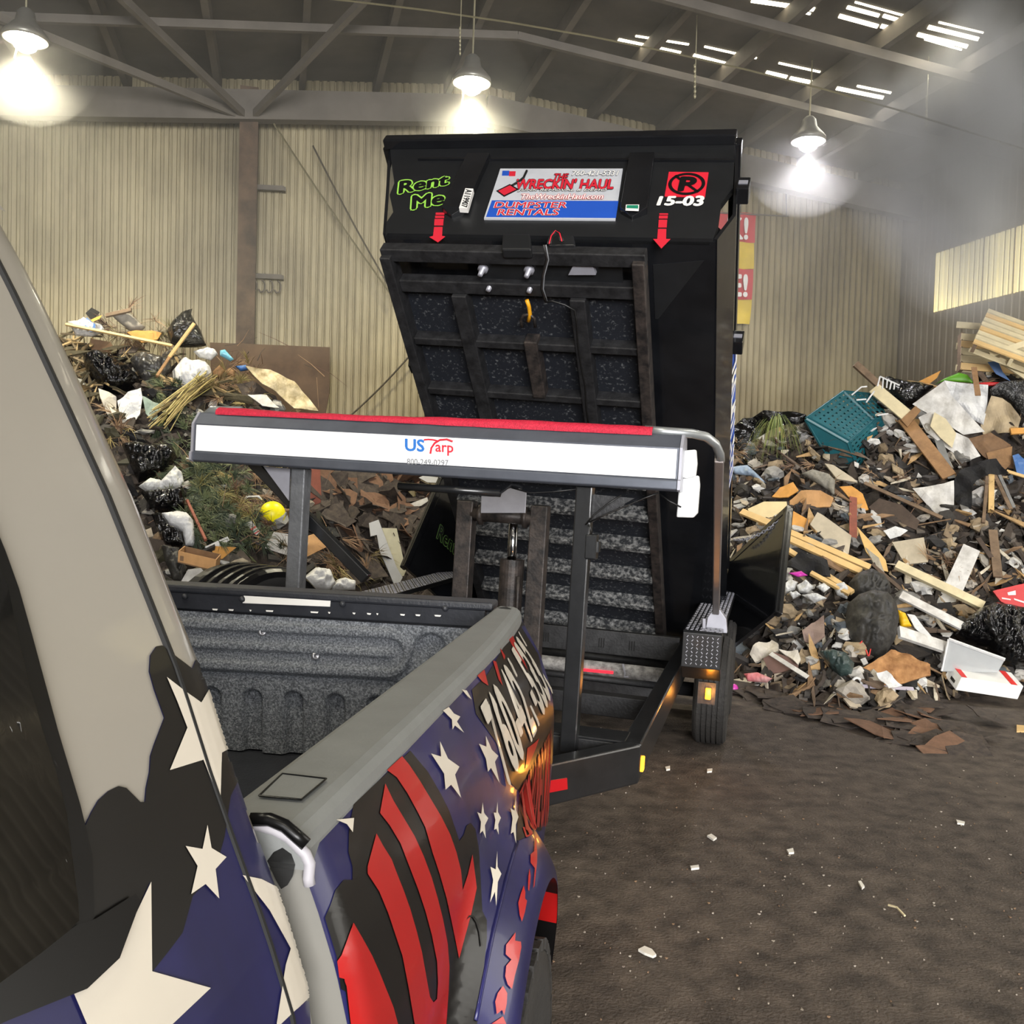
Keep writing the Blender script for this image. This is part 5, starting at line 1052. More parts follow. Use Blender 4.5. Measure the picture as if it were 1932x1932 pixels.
S('plywood', P_gr, 'square beige plywood board in the heap centre', 'board', c6((1120, 1380), (1315, 1350), (1342, 1500), (1200, 1517)), thick=.02, shift=.16)
S('shelf_board', P_wh, 'short white shelf board crossing under the long pale beam', 'board', c6((1560, 1390), (1662, 1435), (1492, 1832), (1370, 1800)), thick=.02, shift=.18, blend=.3)
Pk('beam', W_pale, 'long pale beam lying across the white shelf board', *c6((1135, 1545), (1670, 1800)), 17, thick=.05, da=.32, db_=.3)
S('wood_scrap', W_dark, 'dark board with an oval hole in the middle of the heap', 'board', c6((975, 1165), (1040, 1110), (1180, 1150), (1290, 1250), (1270, 1305), (1020, 1205)), thick=.02, shift=.1)
Pk('board', W_old, 'thin weathered strip crossing above the wood square', *c6((945, 1040), (1420, 1255)), 7, thick=.02, da=.2, db_=.2)
Pk('board', W_red, 'reddish stake left of the dark holed board', *c6((870, 1130), (865, 1380)), 14, thick=.02, da=.15, db_=.1)
S('paper', B_white, 'crumpled white paper above the wood square', 'paper', c6((1065, 1310), (1140, 1282), (1215, 1315), (1170, 1345), (1110, 1355)), thick=.006, bend=.05, shift=.2)
Bb('rubbish_bag', B_dust, 'upper dusty grey rubbish sack in the heap centre', 'bag', c7((850, 330), (900, 270), (980, 245), (1060, 280), (1100, 330), (1112, 400), (1060, 440), (960, 450), (850, 430)), fat=.8, wr=.04, shift=.25)
DG = Bb('rubbish_bag', B_dust, 'large dusty grey rubbish sack tied with red drawstring', 'bag', c7((845, 460), (900, 410), (980, 385), (1080, 400), (1140, 470), (1156, 560), (1135, 680), (1080, 765), (1000, 815), (930, 800), (880, 750), (838, 680), (826, 590)), fat=.85, wr=.03, shift=.3)
P0, N0, H0 = o_P[DG.name]; M_str = mat('red_drawstring', s(214, 50, 44), .5, var=0)
for L in (((920, 712), (900, 735), (872, 768)), ((935, 715), (925, 760), (945, 815)), ((945, 715), (960, 770), (950, 815)), ((930, 712), (975, 728))):
    part('drawstring', G().tube([onp(P0, N0, *c7(p)[0]) + N0 * (H0 * .62) for p in L], .006, 5), M_str, DG, world=True)
BBg = Bb('rubbish_bag', B_, 'big shiny black rubbish bag at the right edge', 'bag', c7((1510, 650), (1520, 600), (1545, 570), (1650, 490), (1750, 450), (1850, 465), (2000, 500), (2000, 880), (1850, 850), (1790, 830), (1700, 720), (1560, 690)), fat=.6, wr=.06, shift=.25)
M_tub = mat('frosted_clear_plastic', s(214, 217, 219), .35, 0, .1, 5, alpha=.5)
TB_ = S('clear_tub', M_tub, 'frosted clear plastic tub leaning on the white carton', 'tub', c7((1468, 672), (1815, 798), (1770, 878), (1425, 870)), thick=.03, blend=.25, shift=.55, bevel=.01)
P0, N0 = plane(R_, c7((1468, 672), (1815, 798), (1770, 878), (1425, 870)), .25, .05, .55); rim = [onp(P0, N0, *q) for q in c7((1468, 672), (1815, 798), (1770, 878), (1425, 870))]
part('tub_rim', G().tube(rim[:2], .016, 6), B_white, TB_, world=True); part('tub_rim', G().tube([rim[0], rim[3]], .01, 6), B_white, TB_, world=True); part('tub_wall', G().prism([rim[0], rim[1], rim[1] - N0 * .3 + Vector((0, 0, .02)), rim[0] - N0 * .3 + Vector((0, 0, .02))], UP, .006), M_tub, TB_, world=True)
# white carton with red corners
d0 = 1.83 * FPX / (1310 - 935) - .25
def pt(c, d): return at(*c7(c)[0], d)
f0, f1 = pt((1548, 905), d0), pt((1930, 962), d0 - .1); dn = pt((1510, 985), d0 - .03) - f0; bk = pt((1482, 822), d0 + .22) - f0
CT = empty('carton', Matrix.Translation(f0 + dn), 'long white carton with red end corners lying at the foot of the heap', 'box'); ex = f1 - f0; M_cw = mat('white_carton', s(226, 226, 224), .55, 0, .1, 7)
g = G(); v8 = [f0, f0 + ex, f0 + ex + dn, f0 + dn]; v8 += [p + bk for p in v8]; g.add(v8, [(3, 2, 1, 0), (4, 5, 6, 7), (0, 1, 5, 4), (1, 2, 6, 5), (2, 3, 7, 6), (3, 0, 4, 7)]); part('carton_body', g, M_cw, CT, world=True, bevel=.004)
upn = ex.cross(bk).normalized(); upn = -upn if upn.z < 0 else upn
for u0, u1 in ((.0, .09), (.8, .9)): part('red_corner', G().prism([f0 + ex * u0 + upn * .003, f0 + ex * u1 + upn * .003, f0 + ex * u1 + bk + upn * .003, f0 + ex * u0 + bk + upn * .003], upn, .003), T_red, CT, world=True)
lf = -ex.normalized()
part('printed_marks', G().prism([f0 + dn * .55 + bk * .25 + lf * .003, f0 + dn * .55 + bk * .6 + lf * .003, f0 + dn * .75 + bk * .6 + lf * .003, f0 + dn * .75 + bk * .25 + lf * .003], lf, .002), M_blackprint, CT, world=True)
RBX = S('carton', T_red, 'red printed carton on the right edge above the big black bag', 'box', c7((1740, 375), (1990, 315), (1990, 520), (1900, 490), (1790, 440)), thick=.12, blend=.15, shift=.3)
P0, N0 = plane(R_, c7((1740, 375), (1990, 315), (1990, 520), (1900, 490), (1790, 440)), .15, .05, .3)
for L in (((1750, 372), (1905, 335), (1905, 352), (1755, 392)), ((1830, 385), (1880, 372), (1882, 400), (1835, 402)), ((1795, 415), (1850, 425), (1850, 432), (1797, 424)), ((1870, 420), (1932, 440), (1932, 450), (1872, 430))):
    part('printed_marks', G().prism([onp(P0, N0, *c7(p)[0]) + N0 * .004 for p in L], N0, .003), M_white if L[0][0] != 1750 else T_red, RBX, world=True)
Pk('trim_board', P_wh, 'white moulded trim board running under the shiny black bag', *c7((1150, 425), (1535, 620)), 18, thick=.03, da=.3, db_=.3)
Pk('trim_board', P_wh, 'white window rail above the clear tub', *c7((1135, 655), (1455, 760)), 24, thick=.04, da=.35, db_=.35)
S('paper', B_white, 'sheaf of white printed papers beside the yellow plastic', 'paper', c7((1213, 515), (1260, 525), (1395, 690), (1340, 680), (1260, 600)), thick=.01, bend=.03, shift=.32)
Bb('plastic_scrap', T_yel, 'yellow plastic scrap right of the tied grey sack', 'plastic', c7((1150, 490), (1200, 510), (1242, 595), (1170, 602)), fat=.5, wr=.02, shift=.25)
S('cardboard', mat('stained_cardboard', s(190, 142, 92), .85, 0, .45, 8, col2=s(130, 88, 50)), 'stained orange brown cardboard sheet at the foot of the heap', 'cardboard', c7((885, 880), (1000, 820), (1110, 740), (1200, 760), (1340, 840), (1362, 890), (1180, 940), (1060, 985), (960, 930)), thick=.02, bend=.08, blend=.5, shift=.25)
S('paper', B_white, 'crumpled white paper on the stained cardboard', 'paper', c7((1030, 870), (1090, 858), (1130, 910), (1190, 950), (1090, 985), (1060, 930)), thick=.006, bend=.06, shift=.42)
Bb('rubbish_bag', B_teal, 'dark teal rubbish bag left of the stained cardboard', 'bag', c7((670, 750), (750, 735), (840, 760), (888, 820), (870, 892), (800, 902), (740, 850)), fat=.7, wr=.03, shift=.2)
S('cloth', C_cream, 'cream cloth heaped beside the trailer fender', 'cloth', c7((240, 760), (300, 690), (370, 660), (412, 690), (415, 740), (350, 772), (270, 805)), thick=.03, bend=.10, shift=.2)
S('cloth', C_cream, 'small cream cloth right of the heaped one', 'cloth', c7((420, 740), (540, 740), (556, 790), (540, 832), (480, 772)), thick=.02, bend=.06, shift=.2)
S('board_scrap', mat('mauve_board', s(120, 92, 84), .8, 0, .25, 6), 'dull mauve board below the cream cloths', 'board', c7((325, 792), (392, 752), (540, 800), (540, 862), (370, 882)), thick=.02, shift=.12)
Pk('trim_board', P_wh, 'slim grey white trim strip pointing at the floor', *c7((388, 790), (606, 940)), 9, thick=.012, da=.25, db_=.2)
Bb('cushion', mat('pink_white_cushion', s(216, 170, 168), .8, 0, .6, 4, col2=s(190, 70, 80)), 'pink and white bundle on the floor behind the trailer tyre', 'cushion', c7((205, 885), (290, 875), (382, 915), (350, 940), (230, 932)), fat=.7, wr=.02, shift=.15)
thing('ball', G().lathe([(.042 * sin(pi * q / 10), -.042 * cos(pi * q / 10)) for q in range(11)], (lambda r: CO + r * (-(CO.z - .05) / r.z))(ray(1384, 1299)), (0, 0, 1), 16), T_pink, 'small magenta ball on the floor beside the trailer tyre', 'ball', smooth=True)
S('cloth', C_blk, 'crumpled black cloth draped over the fresh timbers', 'cloth', c7((460, 222), (540, 140), (640, 150), (720, 182), (742, 282), (620, 272), (500, 242)), thick=.03, bend=.10, shift=.3)
Bb('plastic_scrap', T_pink, 'magenta plastic scrap under the black cloth', 'plastic', c7((480, 265), (560, 252), (602, 280), (540, 290)), fat=.3, wr=.01, shift=.3)
for i, L in enumerate((((450, 340), (490, 300), (540, 320), (520, 370), (460, 400)), ((530, 340), (590, 310), (640, 350), (600, 390), (545, 385)), ((650, 350), (700, 325), (740, 355), (700, 385)), ((480, 390), (530, 375), (560, 400), (510, 425)), ((750, 340), (820, 320), (850, 350), (845, 430), (780, 400)), ((560, 400), (660, 390), (720, 420), (640, 450)))):
    Bb('paper_wad', B_foam, ('pale crumpled paper wad touching the door edge', 'largest pale paper wad below the timbers', 'pale paper wad right under the timber stub', 'small pale paper wad low beside the door', 'white paper wad against the grey sack', 'flat pale paper wad under the others')[i], 'paper', c7(*L), fat=.5, wr=.05, shift=.2, group='crumpled papers below the timbers')
S('cloth', mat('mauve_drape', s(150, 128, 118), .7, 0, .3, 6), 'pleated mauve plastic hanging left of the grey sack', 'cloth', c7((565, 620), (620, 560), (700, 530), (706, 660), (640, 692), (580, 682)), thick=.02, bend=.06, shift=.25)
Pk('strip', mat('lilac_strip', s(176, 168, 182), .5, 0, .15, 6), 'lilac plastic strip lying on the fan of shingles', *c7((870, 1040), (1190, 1050)), 8, thick=.006, lift=.14)
RG = thing('pipe_ring', G().tube([at(*c7((902 + 28 * cos(a), 945 + 35 * sin(a)))[0], 8.0) for a in [2 * pi * k / 16 for k in range(17)]], .012, 6), B_white, 'white plastic pipe ring lying beside the stained cardboard', 'ring', smooth=True)
# green fronds: one clump of separate long blades
def clump(name, m, label, cat, root, n, L, spread, droop, bvh, r=.006, lift=.15, dirs=None):
    p, nn = surf(bvh, *root); p = p + nn * lift; g = G()
    for k in range(n):
        a = random.uniform(0, 2 * pi); el = random.uniform(.2, 1.2); d = (RI * cos(a) * spread + UP * (el * .6) - FW * abs(sin(a)) * spread).normalized(); ln = L * random.uniform(.6, 1.1); w = random.uniform(.7, 1.3) * r
        side_ = d.cross(Vector((0, 0, 1))).normalized(); pts = [p + nn * .0 + d * ln * t - Vector((0, 0, droop * ln * t * t)) for t in (0, .3, .6, 1)]
        col = random.choice([s(128, 140, 70), s(96, 112, 58), s(150, 152, 92), s(80, 92, 50)])
        for i in range(3): g.add([pts[i] - side_ * w * (1 - .3 * i), pts[i] + side_ * w * (1 - .3 * i), pts[i + 1] + side_ * w * (.7 - .3 * i + .02), pts[i + 1] - side_ * w * (.7 - .3 * i + .02)], [(0, 1, 2, 3)], col)
    return thing(name, g, m, label, cat)
M_leaf = mat('dry_leaf_tint', (1, 1, 1), .7, 0, .2, 10, attr=True)
clump('palm_fronds', M_leaf, 'clump of drooping green grass fronds on the right heap', 'plant', c6((420, 700))[0], 130, .55, .7, 1.5, R_, .007, .22)
# ---------------------------------------------------------------- left heap
L_ = BL_
S = lambda nm, m, lab, cat, poly, **k: slab(nm, m, lab, cat, poly, L_, **k)
Bb = lambda nm, m, lab, cat, poly, **k: blob(nm, m, lab, cat, poly, L_, **k)
Pk = lambda nm, m, lab, a, b, w, **k: plank(nm, m, lab, 'stick', a, b, w, L_, **k)
g = G(); Pz = [at(x, y, 13.3) for x, y in ((396, 646), (622, 655), (621, 742), (612, 790), (400, 800))]
thing('steel_plate', G().prism(Pz, (0, -1, .05), .03), mat('brown_rusty_plate', s(98, 78, 60), .6, .3, .3, 2, col2=s(70, 54, 42)), 'large rusty brown steel plate standing behind the left heap', 'plate')
Bb('rubbish_bag', B_, 'tall tied black bag standing on the crest of the left heap', 'bag', c4((1410, 60), (1400, 125), (1440, 200), (1500, 290), (1552, 440), (1450, 455), (1280, 455), (1190, 420), (1150, 290), (1200, 210), (1300, 112), (1390, 82)), fat=.7, wr=.06)
Bb('rubbish_bag', B_, 'largest shiny black bag next to the truck pillar', 'bag', c4((300, 560), (400, 500), (480, 510), (600, 530), (640, 590), (750, 650), (850, 740), (890, 830), (780, 890), (680, 942), (540, 900), (420, 820), (330, 680)), fat=.8, wr=.07)
Bb('rubbish_bag', B_clear, 'smoky see-through bag right of the largest black bag', 'bag', c4((780, 580), (850, 520), (920, 505), (1080, 550), (1190, 580), (1200, 680), (1130, 800), (1040, 800), (920, 860), (880, 760), (800, 650)), fat=.6, wr=.05)
Bb('plastic_bag', B_white, 'bulging white shopping bag on the left heap', 'bag', c4((1210, 700), (1300, 580), (1340, 565), (1400, 600), (1480, 595), (1540, 610), (1600, 680), (1615, 770), (1550, 830), (1540, 900), (1420, 970), (1340, 960), (1220, 840)), fat=.7, wr=.05, shift=.12)
Pk('stick', W_new, 'long yellow pole lying across the top of the left heap', *c4((140, 268), (1210, 485)), 5, thick=.03, da=.5, db_=.5)
Pk('stick', W_new, 'yellow stick leaning across the smoky bag', *c4((1432, 258), (1180, 600)), 6, thick=.03, da=.5, db_=.5)
Pk('stick', W_brown, 'brown lower end stick leaning over the smoky bag', *c4((1190, 590), (1055, 795)), 5, thick=.03, da=.5, db_=.45)
S('cardboard', C_or, 'orange cardboard sheet left of the tall black bag', 'cardboard', c4((750, 310), (850, 290), (1000, 285), (1100, 315), (1060, 370), (900, 402)), thick=.02, bend=.04, shift=.2)
Bb('cushion', mat('grey_cushion', s(150, 144, 134), .7, 0, .3, 6), 'grey cushion on the crest behind the orange cardboard', 'cushion', c4((590, 130), (660, 75), (720, 90), (800, 130), (935, 255), (900, 292), (780, 292), (650, 190)), fat=.5, wr=.02)
Bb('plastic_bag', B_white, 'white bag with blue scraps at the truck pillar edge', 'bag', c4((150, 200), (250, 190), (310, 150), (400, 210), (500, 230), (530, 300), (400, 352), (230, 342)), fat=.5, wr=.06)
S('cloth', T_blue, 'turquoise blue scrap on the white bag near the pillar', 'cloth', c4((300, 200), (340, 138), (430, 232), (430, 302), (370, 290)), thick=.01, bend=.06, shift=.35)
S('carton', C_blk, 'black and yellow printed carton on the left crest', 'box', c4((330, 110), (390, 55), (472, 100), (400, 192)), thick=.08, blend=.1, shift=.2)
S('plastic_scrap', T_yel, 'yellow corner of the printed carton on the left crest', 'plastic', c4((380, 180), (440, 150), (500, 130), (470, 170), (400, 200)), thick=.01, blend=.1, shift=.32)
Pk('board', W_old, 'weathered stick lying in front of the grey cushion', *c4((540, 180), (800, 122)), 8, thick=.03, da=.3, db_=.3)
S('cardboard_box', C_dk, 'open brown cardboard box under the long yellow pole', 'box', c4((385, 370), (580, 402), (632, 482), (560, 522), (390, 485)), thick=.1, blend=.2, shift=.1)
Bb('plastic_bag', B_white, 'white bag on the heap shoulder beside the steel plate', 'bag', c4((1420, 500), (1560, 455), (1640, 480), (1672, 530), (1600, 592), (1480, 562)), fat=.6, wr=.04)
Bb('bottle', mat('pale_blue_bottle', s(120, 190, 214), .3, 0, .2, 6), 'pale blue plastic bottle at the heap shoulder', 'bottle', c4((1690, 490), (1740, 478), (1832, 580), (1800, 602), (1690, 542)), fat=.6, wr=.02, res=4)
S('cloth', C_cream, 'white cloth bag hanging below the largest black bag', 'cloth', c4((460, 880), (560, 910), (640, 950), (640, 1100), (600, 1192), (540, 1122), (480, 980)), thick=.02, bend=.10, shift=.15)
S('cloth', B_white, 'white towel folded beside the hanging cloth bag', 'cloth', c4((650, 990), (760, 910), (890, 880), (905, 960), (880, 1130), (792, 1232), (690, 1222)), thick=.02, bend=.08, shift=.15)
S('sack', mat('pale_green_wrap', s(150, 168, 156), .4, 0, .4, 7), 'pale green plastic wrap below the smoky bag', 'sheet', c4((905, 960), (1010, 1010), (1130, 1030), (1140, 1160), (1010, 1200), (940, 1130)), thick=.01, bend=.06, shift=.12)
for L, lab in ((((1620, 700), (1690, 630), (1742, 690), (1700, 762), (1620, 772)), 'brown broken tile right of the white shopping bag'), (((1740, 700), (1790, 660), (1852, 700), (1840, 762), (1770, 750)), 'smaller brown tile on the heap shoulder')):
    Bb('tile', W_brown, lab, 'tile', c4(*L), fat=.5, wr=.01, shift=.15, res=5)
Bb('blue_netting', T_blue, 'bright blue netting wad on the heap shoulder', 'netting', c2((920, 350), (975, 345), (1000, 370), (950, 378)), fat=.5, wr=.04, res=4)
S('sheet', mat('mossy_cream_sheet', s(222, 206, 170), .7, 0, .45, 10, col2=s(150, 132, 92)), 'curved mossy cream sheet sloping behind the tarp housing', 'sheet', c2((975, 350), (1100, 368), (1220, 430), (1300, 520), (1342, 580), (1220, 565), (1130, 480), (1060, 440)), thick=.03, bend=.06, blend=.3, shift=.2)
S('panel', P_wh, 'bent white gutter piece above the tarp housing', 'panel', c2((985, 495), (1080, 500), (1145, 562), (1060, 552)), thick=.01, bend=.04, shift=.4)
S('tarp', SHG, 'dark roofing felt piece left of the white gutter piece', 'tarp', c2((930, 440), (1010, 430), (1130, 500), (1150, 560), (1000, 540), (960, 500)), thick=.01, bend=.08, shift=.2)
Bb('rubbish_bag', B_, 'shiny black bag halfway down beside the truck pillar', 'bag', c5((160, 320), (300, 290), (450, 330), (600, 320), (690, 360), (722, 450), (640, 560), (500, 642), (330, 702), (260, 560)), fat=.7, wr=.07)
Bb('plastic_bag', B_foam, 'white foam filled bag between two black bags', 'bag', c5((330, 740), (450, 650), (560, 680), (700, 530), (770, 600), (792, 700), (740, 762), (600, 762), (420, 802)), fat=.6, wr=.04, shift=.14)
Bb('rubbish_bag', B_, 'knotted black bag under the foam filled bag', 'bag', c5((350, 800), (600, 762), (790, 770), (802, 860), (800, 962), (620, 1002), (480, 1002), (420, 900)), fat=.7, wr=.07)
Bb('plastic_bag', B_white, 'white bin liner tub near the truck pillar', 'bag', c5((550, 1020), (720, 990), (820, 1010), (882, 1080), (902, 1180), (902, 1342), (800, 1342), (770, 1200), (640, 1132)), fat=.7, wr=.03, shift=.15)
Bb('rubbish_bag', B_, 'lowest black bag beside the white bin liner tub', 'bag', c5((460, 1020), (560, 1000), (640, 1132), (760, 1192), (792, 1342), (600, 1332), (540, 1230)), fat=.6, wr=.06)
Bb('rubbish_bag', B_dust, 'dark crumpled sack behind the truck bed corner', 'bag', c5((560, 1340), (740, 1360), (760, 1480), (820, 1560), (760, 1700), (680, 1690), (600, 1500)), fat=.6, wr=.06)
BX = empty('cardboard_box', Matrix.Translation(at(*c5((920, 1500))[0], 7.5)), 'open brown cardboard box left of the ribbed black tank', 'box'); bq = lambda x, y, d: at(*c5((x, y))[0], d)
dB = 7.7; A, B, C, D = bq(732, 1392, dB), bq(1118, 1480, dB - .1), bq(1100, 1602, dB - .1), bq(726, 1510, dB); up_ = bq(792, 1342, dB + .25) - A
part('box_front', G().prism([A, B, C, D], -FW, .01), C_box, BX, world=True); part('box_side', G().prism([A, A + up_, D + up_, D], -RI, .01), C_box, BX, world=True); part('box_back', G().prism([A + up_, B + up_, C + up_, D + up_], FW, .01), C_dk, BX, world=True); part('box_bottom', G().prism([D, C, C + up_, D + up_], Vector((0, 0, -1)), .01), C_dk, BX, world=True); part('box_side', G().prism([B, B + up_, C + up_, C], RI, .01), C_box, BX, world=True)
part('printed_marks', G().prism([bq(x, y, dB - .015) for x, y in ((750, 1440), (800, 1450), (796, 1500), (746, 1490))], -FW, .002), C_dk, BX, world=True)
S('cardboard', C_or, 'orange folded cardboard behind the ribbed black tank', 'cardboard', c5((1050, 1340), (1320, 1355), (1180, 1470), (1110, 1472)), thick=.02, blend=.3, shift=.1)
S('paper', B_white, 'white pizza box lid behind the open cardboard box', 'paper', c5((1000, 1350), (1230, 1245), (1252, 1282), (1150, 1350), (1090, 1422)), thick=.02, blend=.4, shift=.12)
S('carton', P_wh, 'white carton with an orange spot at the truck bed edge', 'box', c5((760, 1700), (830, 1580), (960, 1565), (1030, 1640), (1000, 1710)), thick=.06, blend=.2, shift=.1)
# ribbed black tank
cT = at(522, 1192, 6.9); cT.z = .56; ax = Vector((.80, -.60, 0)).normalized(); pr = [(0, 0), (.50, 0), (.54, -.02), (.56, -.05)]
for k in range(4): h_ = -.07 - k * .12; pr += [(.56, h_), (.575, h_ - .01), (.575, h_ - .05), (.55, h_ - .06), (.55, h_ - .1)]
pr += [(.55, -.6), (0, -.62)]
thing('ribbed_tank', G().lathe(pr, cT, ax, 48), mat('glossy_black_plastic', s(18, 18, 20), .22, 0, .1, 5), 'round ribbed black plastic tank behind the tailgate', 'tank', smooth=False, bevel=.006)
p, nn = surf(L_, 514, 970); cb_ = p + nn * .12 - ray(514, 970).normalized() * .15; rb = 24.5 * (cb_ - CO).dot(FW) / FPX; cb_ = at(514, 970, (cb_ - CO).dot(FW))
thing('ball', G().lathe([(rb * sin(pi * q / 14), -rb * cos(pi * q / 14)) for q in range(15)], cb_, (0, 0, 1), 28), mat('bright_yellow_ball', s(250, 236, 0), .4, var=0), 'bright yellow ball left of the tarp post', 'ball', smooth=True)
S('tin', P_wh, 'white tube with red and green stripes below the yellow ball', 'tube', c5((1418, 1112), (1470, 1088), (1562, 1200), (1520, 1232)), thick=.05, blend=.2, shift=.25)
P0, N0 = plane(L_, c5((1418, 1112), (1470, 1088), (1562, 1200), (1520, 1232)), .2, .05, .25); to = bpy.data.objects['tin']
for L, m in ((((1462, 1170), (1512, 1140), (1522, 1152), (1474, 1184)), T_red), (((1486, 1196), (1534, 1166), (1540, 1176), (1494, 1206)), mat('green_print2', s(30, 110, 80), .5, var=0)), (((1500, 1212), (1548, 1184), (1556, 1194), (1508, 1224)), T_red)):
    part('printed_band', G().prism([onp(P0, N0, *c5(q)[0]) + N0 * .003 for q in L], N0, .002), m, to, world=True)
S('panel', P_wh, 'white marbled panel leaning at the tarp post foot', 'panel', c5((1610, 1362), (1700, 1200), (1850, 1222), (1850, 1440), (1720, 1400)), thick=.02, blend=.25, shift=.15)
Pk('stick', W_red, 'orange brown stick leaning left of the pine brush', *c5((818, 930), (1002, 1335)), 5, thick=.03, da=.2, db_=.2)
Bb('bone', B_white, 'white bent plastic strip above the yellow ball', 'plastic', c5((1395, 865), (1420, 835), (1550, 830), (1585, 870), (1575, 880), (1530, 850), (1440, 852), (1405, 880)), fat=.8, wr=0, shift=.2, res=4)
for L, lab in ((((1255, 1430), (1330, 1370), (1400, 1380), (1432, 1450), (1400, 1485), (1260, 1475)), 'larger white bag behind the tailgate right of the post'), (((1400, 1470), (1440, 1430), (1480, 1420), (1532, 1440), (1530, 1485), (1410, 1488)), 'smaller white bag behind the tailgate right of the post')):
    Bb('plastic_bag', B_white, lab, 'bag', c2(*L), fat=.7, wr=.05, shift=.15)
S('cardboard', C_box, 'tan cardboard flap right of the tarp post', 'cardboard', c2((1265, 1215), (1320, 1200), (1387, 1265), (1290, 1312)), thick=.01, bend=.03, shift=.15)
S('paper', P_wh, 'white paper scrap just right of the tarp post', 'paper', c2((1262, 1240), (1292, 1245), (1280, 1310), (1260, 1300)), thick=.008, shift=.2)
S('plank_red', W_red, 'red brown plank standing behind the tarp post', 'board', c2((1283, 862), (1352, 862), (1362, 1090), (1330, 1105), (1310, 1080)), thick=.04, blend=.2, shift=.1)
WB = S('carton', M_cw, 'tall bent white carton standing left of the dumpster door', 'box', c2((1600, 1145), (1648, 1128), (1690, 1240), (1740, 1370), (1770, 1420), (1738, 1482), (1655, 1290), (1640, 1205), (1608, 1212)), thick=.05, blend=.15, shift=.25)
S('panel', mat('cream_packing', s(226, 220, 190), .7, 0, .15, 8), 'cream packing board behind the tall bent carton', 'panel', c2((1665, 1170), (1740, 1172), (1787, 1388), (1772, 1422), (1740, 1370), (1690, 1240)), thick=.04, blend=.15, shift=.18)
S('carton', M_cw, 'small white carton with red edge below the tarp housing', 'box', [(790, 901), (800, 897), (842, 903), (846, 912), (806, 910)], thick=.05, blend=.15, shift=.2)
S('paper', P_wh, 'torn cream paper beside the left dumpster door', 'paper', [(770, 952), (785, 946), (806, 938), (808, 945), (795, 954), (780, 958)], thick=.01, blend=.3, shift=.2)
# ---------------------------------------------------------------- loose scraps, brush and shingles
def inside(x, y, P):
    c = False
    for (ax, ay), (bx, by) in zip(P, P[1:] + P[:1]):
        if (ay > y) != (by > y) and x < (bx - ax) * (y - ay) / (by - ay) + ax: c = not c
    return c
M_scr = mat('scrap_tint', (1, 1, 1), .8, 0, .35, 14, .3, 40, attr=True)
def scraps(name, bvh, region, n, pal, size, label, cat, flat=.25, lift=.0, long=1.0, seed=1):
    rnd = random.Random(seed); g = G(); x0, y0, x1, y1 = region; k = 0; tries = 0
    while k < n and tries < n * 8:
        tries += 1; x, y = rnd.uniform(x0, x1), rnd.uniform(y0, y1); p, nn, _i, _d = cast(bvh, x, y)
        if any(inside(x, y, P) for P in IP): continue
        if p is None or p.z < .02: continue
        if nn.dot(ray(x, y)) > 0: nn = -nn
        N = (nn + Vector((rnd.gauss(0, .45), rnd.gauss(0, .45), rnd.gauss(0, .3)))).normalized(); X = N.orthogonal().normalized(); a = rnd.uniform(0, 2 * pi); X = X * cos(a) + N.cross(X) * sin(a); Y = N.cross(X)
        sz = size * rnd.uniform(.4, 1.4); lx = sz * rnd.uniform(.6, 1.6) * long; ly = sz * rnd.uniform(.3, .9) / long; th = sz * flat * rnd.uniform(.15, .7); col = rnd.choice(pal); f = rnd.uniform(.75, 1.15); col = tuple(c * f for c in col); p = p + N * (lift + rnd.uniform(-.02, .05))
        m = rnd.choice((3, 4, 4, 5)); poly = []
        for q in range(m):
            aa = 2 * pi * (q + rnd.uniform(-.25, .25)) / m; poly.append(p + X * (lx * .5 * cos(aa) * rnd.uniform(.8, 1.2)) + Y * (ly * .5 * sin(aa) * 1.3) + N * (rnd.uniform(-.15, .15) * sz))
        g.prism(poly, N, max(.004, th), col); k += 1
    return thing(name, g, M_scr, label, cat, kind='stuff')
dark = [s(52, 45, 40), s(70, 60, 52), s(38, 34, 32), s(84, 74, 66), s(60, 56, 54)]
mixed = dark + [s(196, 182, 160), s(216, 213, 208), s(206, 204, 200), s(170, 150, 120), s(128, 124, 118), s(140, 122, 98), s(104, 96, 88)]
RG_ = (1370, 690, 2260, 1330); LG_ = (110, 590, 820, 1110)
scraps('dark_scraps', BR_, RG_, 1350, dark, .22, 'dark crushed scraps packed all over the right heap', 'scraps', seed=3)
scraps('mixed_scraps', BR_, RG_, 930, mixed, .15, 'small mixed wood and paper scraps over the right heap', 'scraps', lift=.04, seed=4)
scraps('splinters', BR_, RG_, 480, [s(196, 160, 110), s(150, 120, 90), s(110, 92, 76), s(206, 196, 176)], .16, 'thin wood splinters scattered over the right heap', 'splinters', lift=.06, long=2.2, seed=5)
scraps('dark_scraps', BL_, (-260, 600, 820, 1110), 1000, dark + [s(58, 56, 44), s(78, 70, 56)], .2, 'dark crushed scraps packed all over the left heap', 'scraps', seed=6)
scraps('mixed_scraps', BL_, (-260, 600, 600, 1110), 300, mixed + [s(90, 96, 60)], .13, 'small mixed scraps over the left heap', 'scraps', lift=.03, seed=7)
scraps('splinters', BL_, (110, 600, 600, 760), 150, [s(170, 146, 104), s(120, 104, 78), s(92, 84, 62)], .17, 'thin sticks and splinters over the top of the left heap', 'splinters', lift=.06, long=2.6, seed=8)
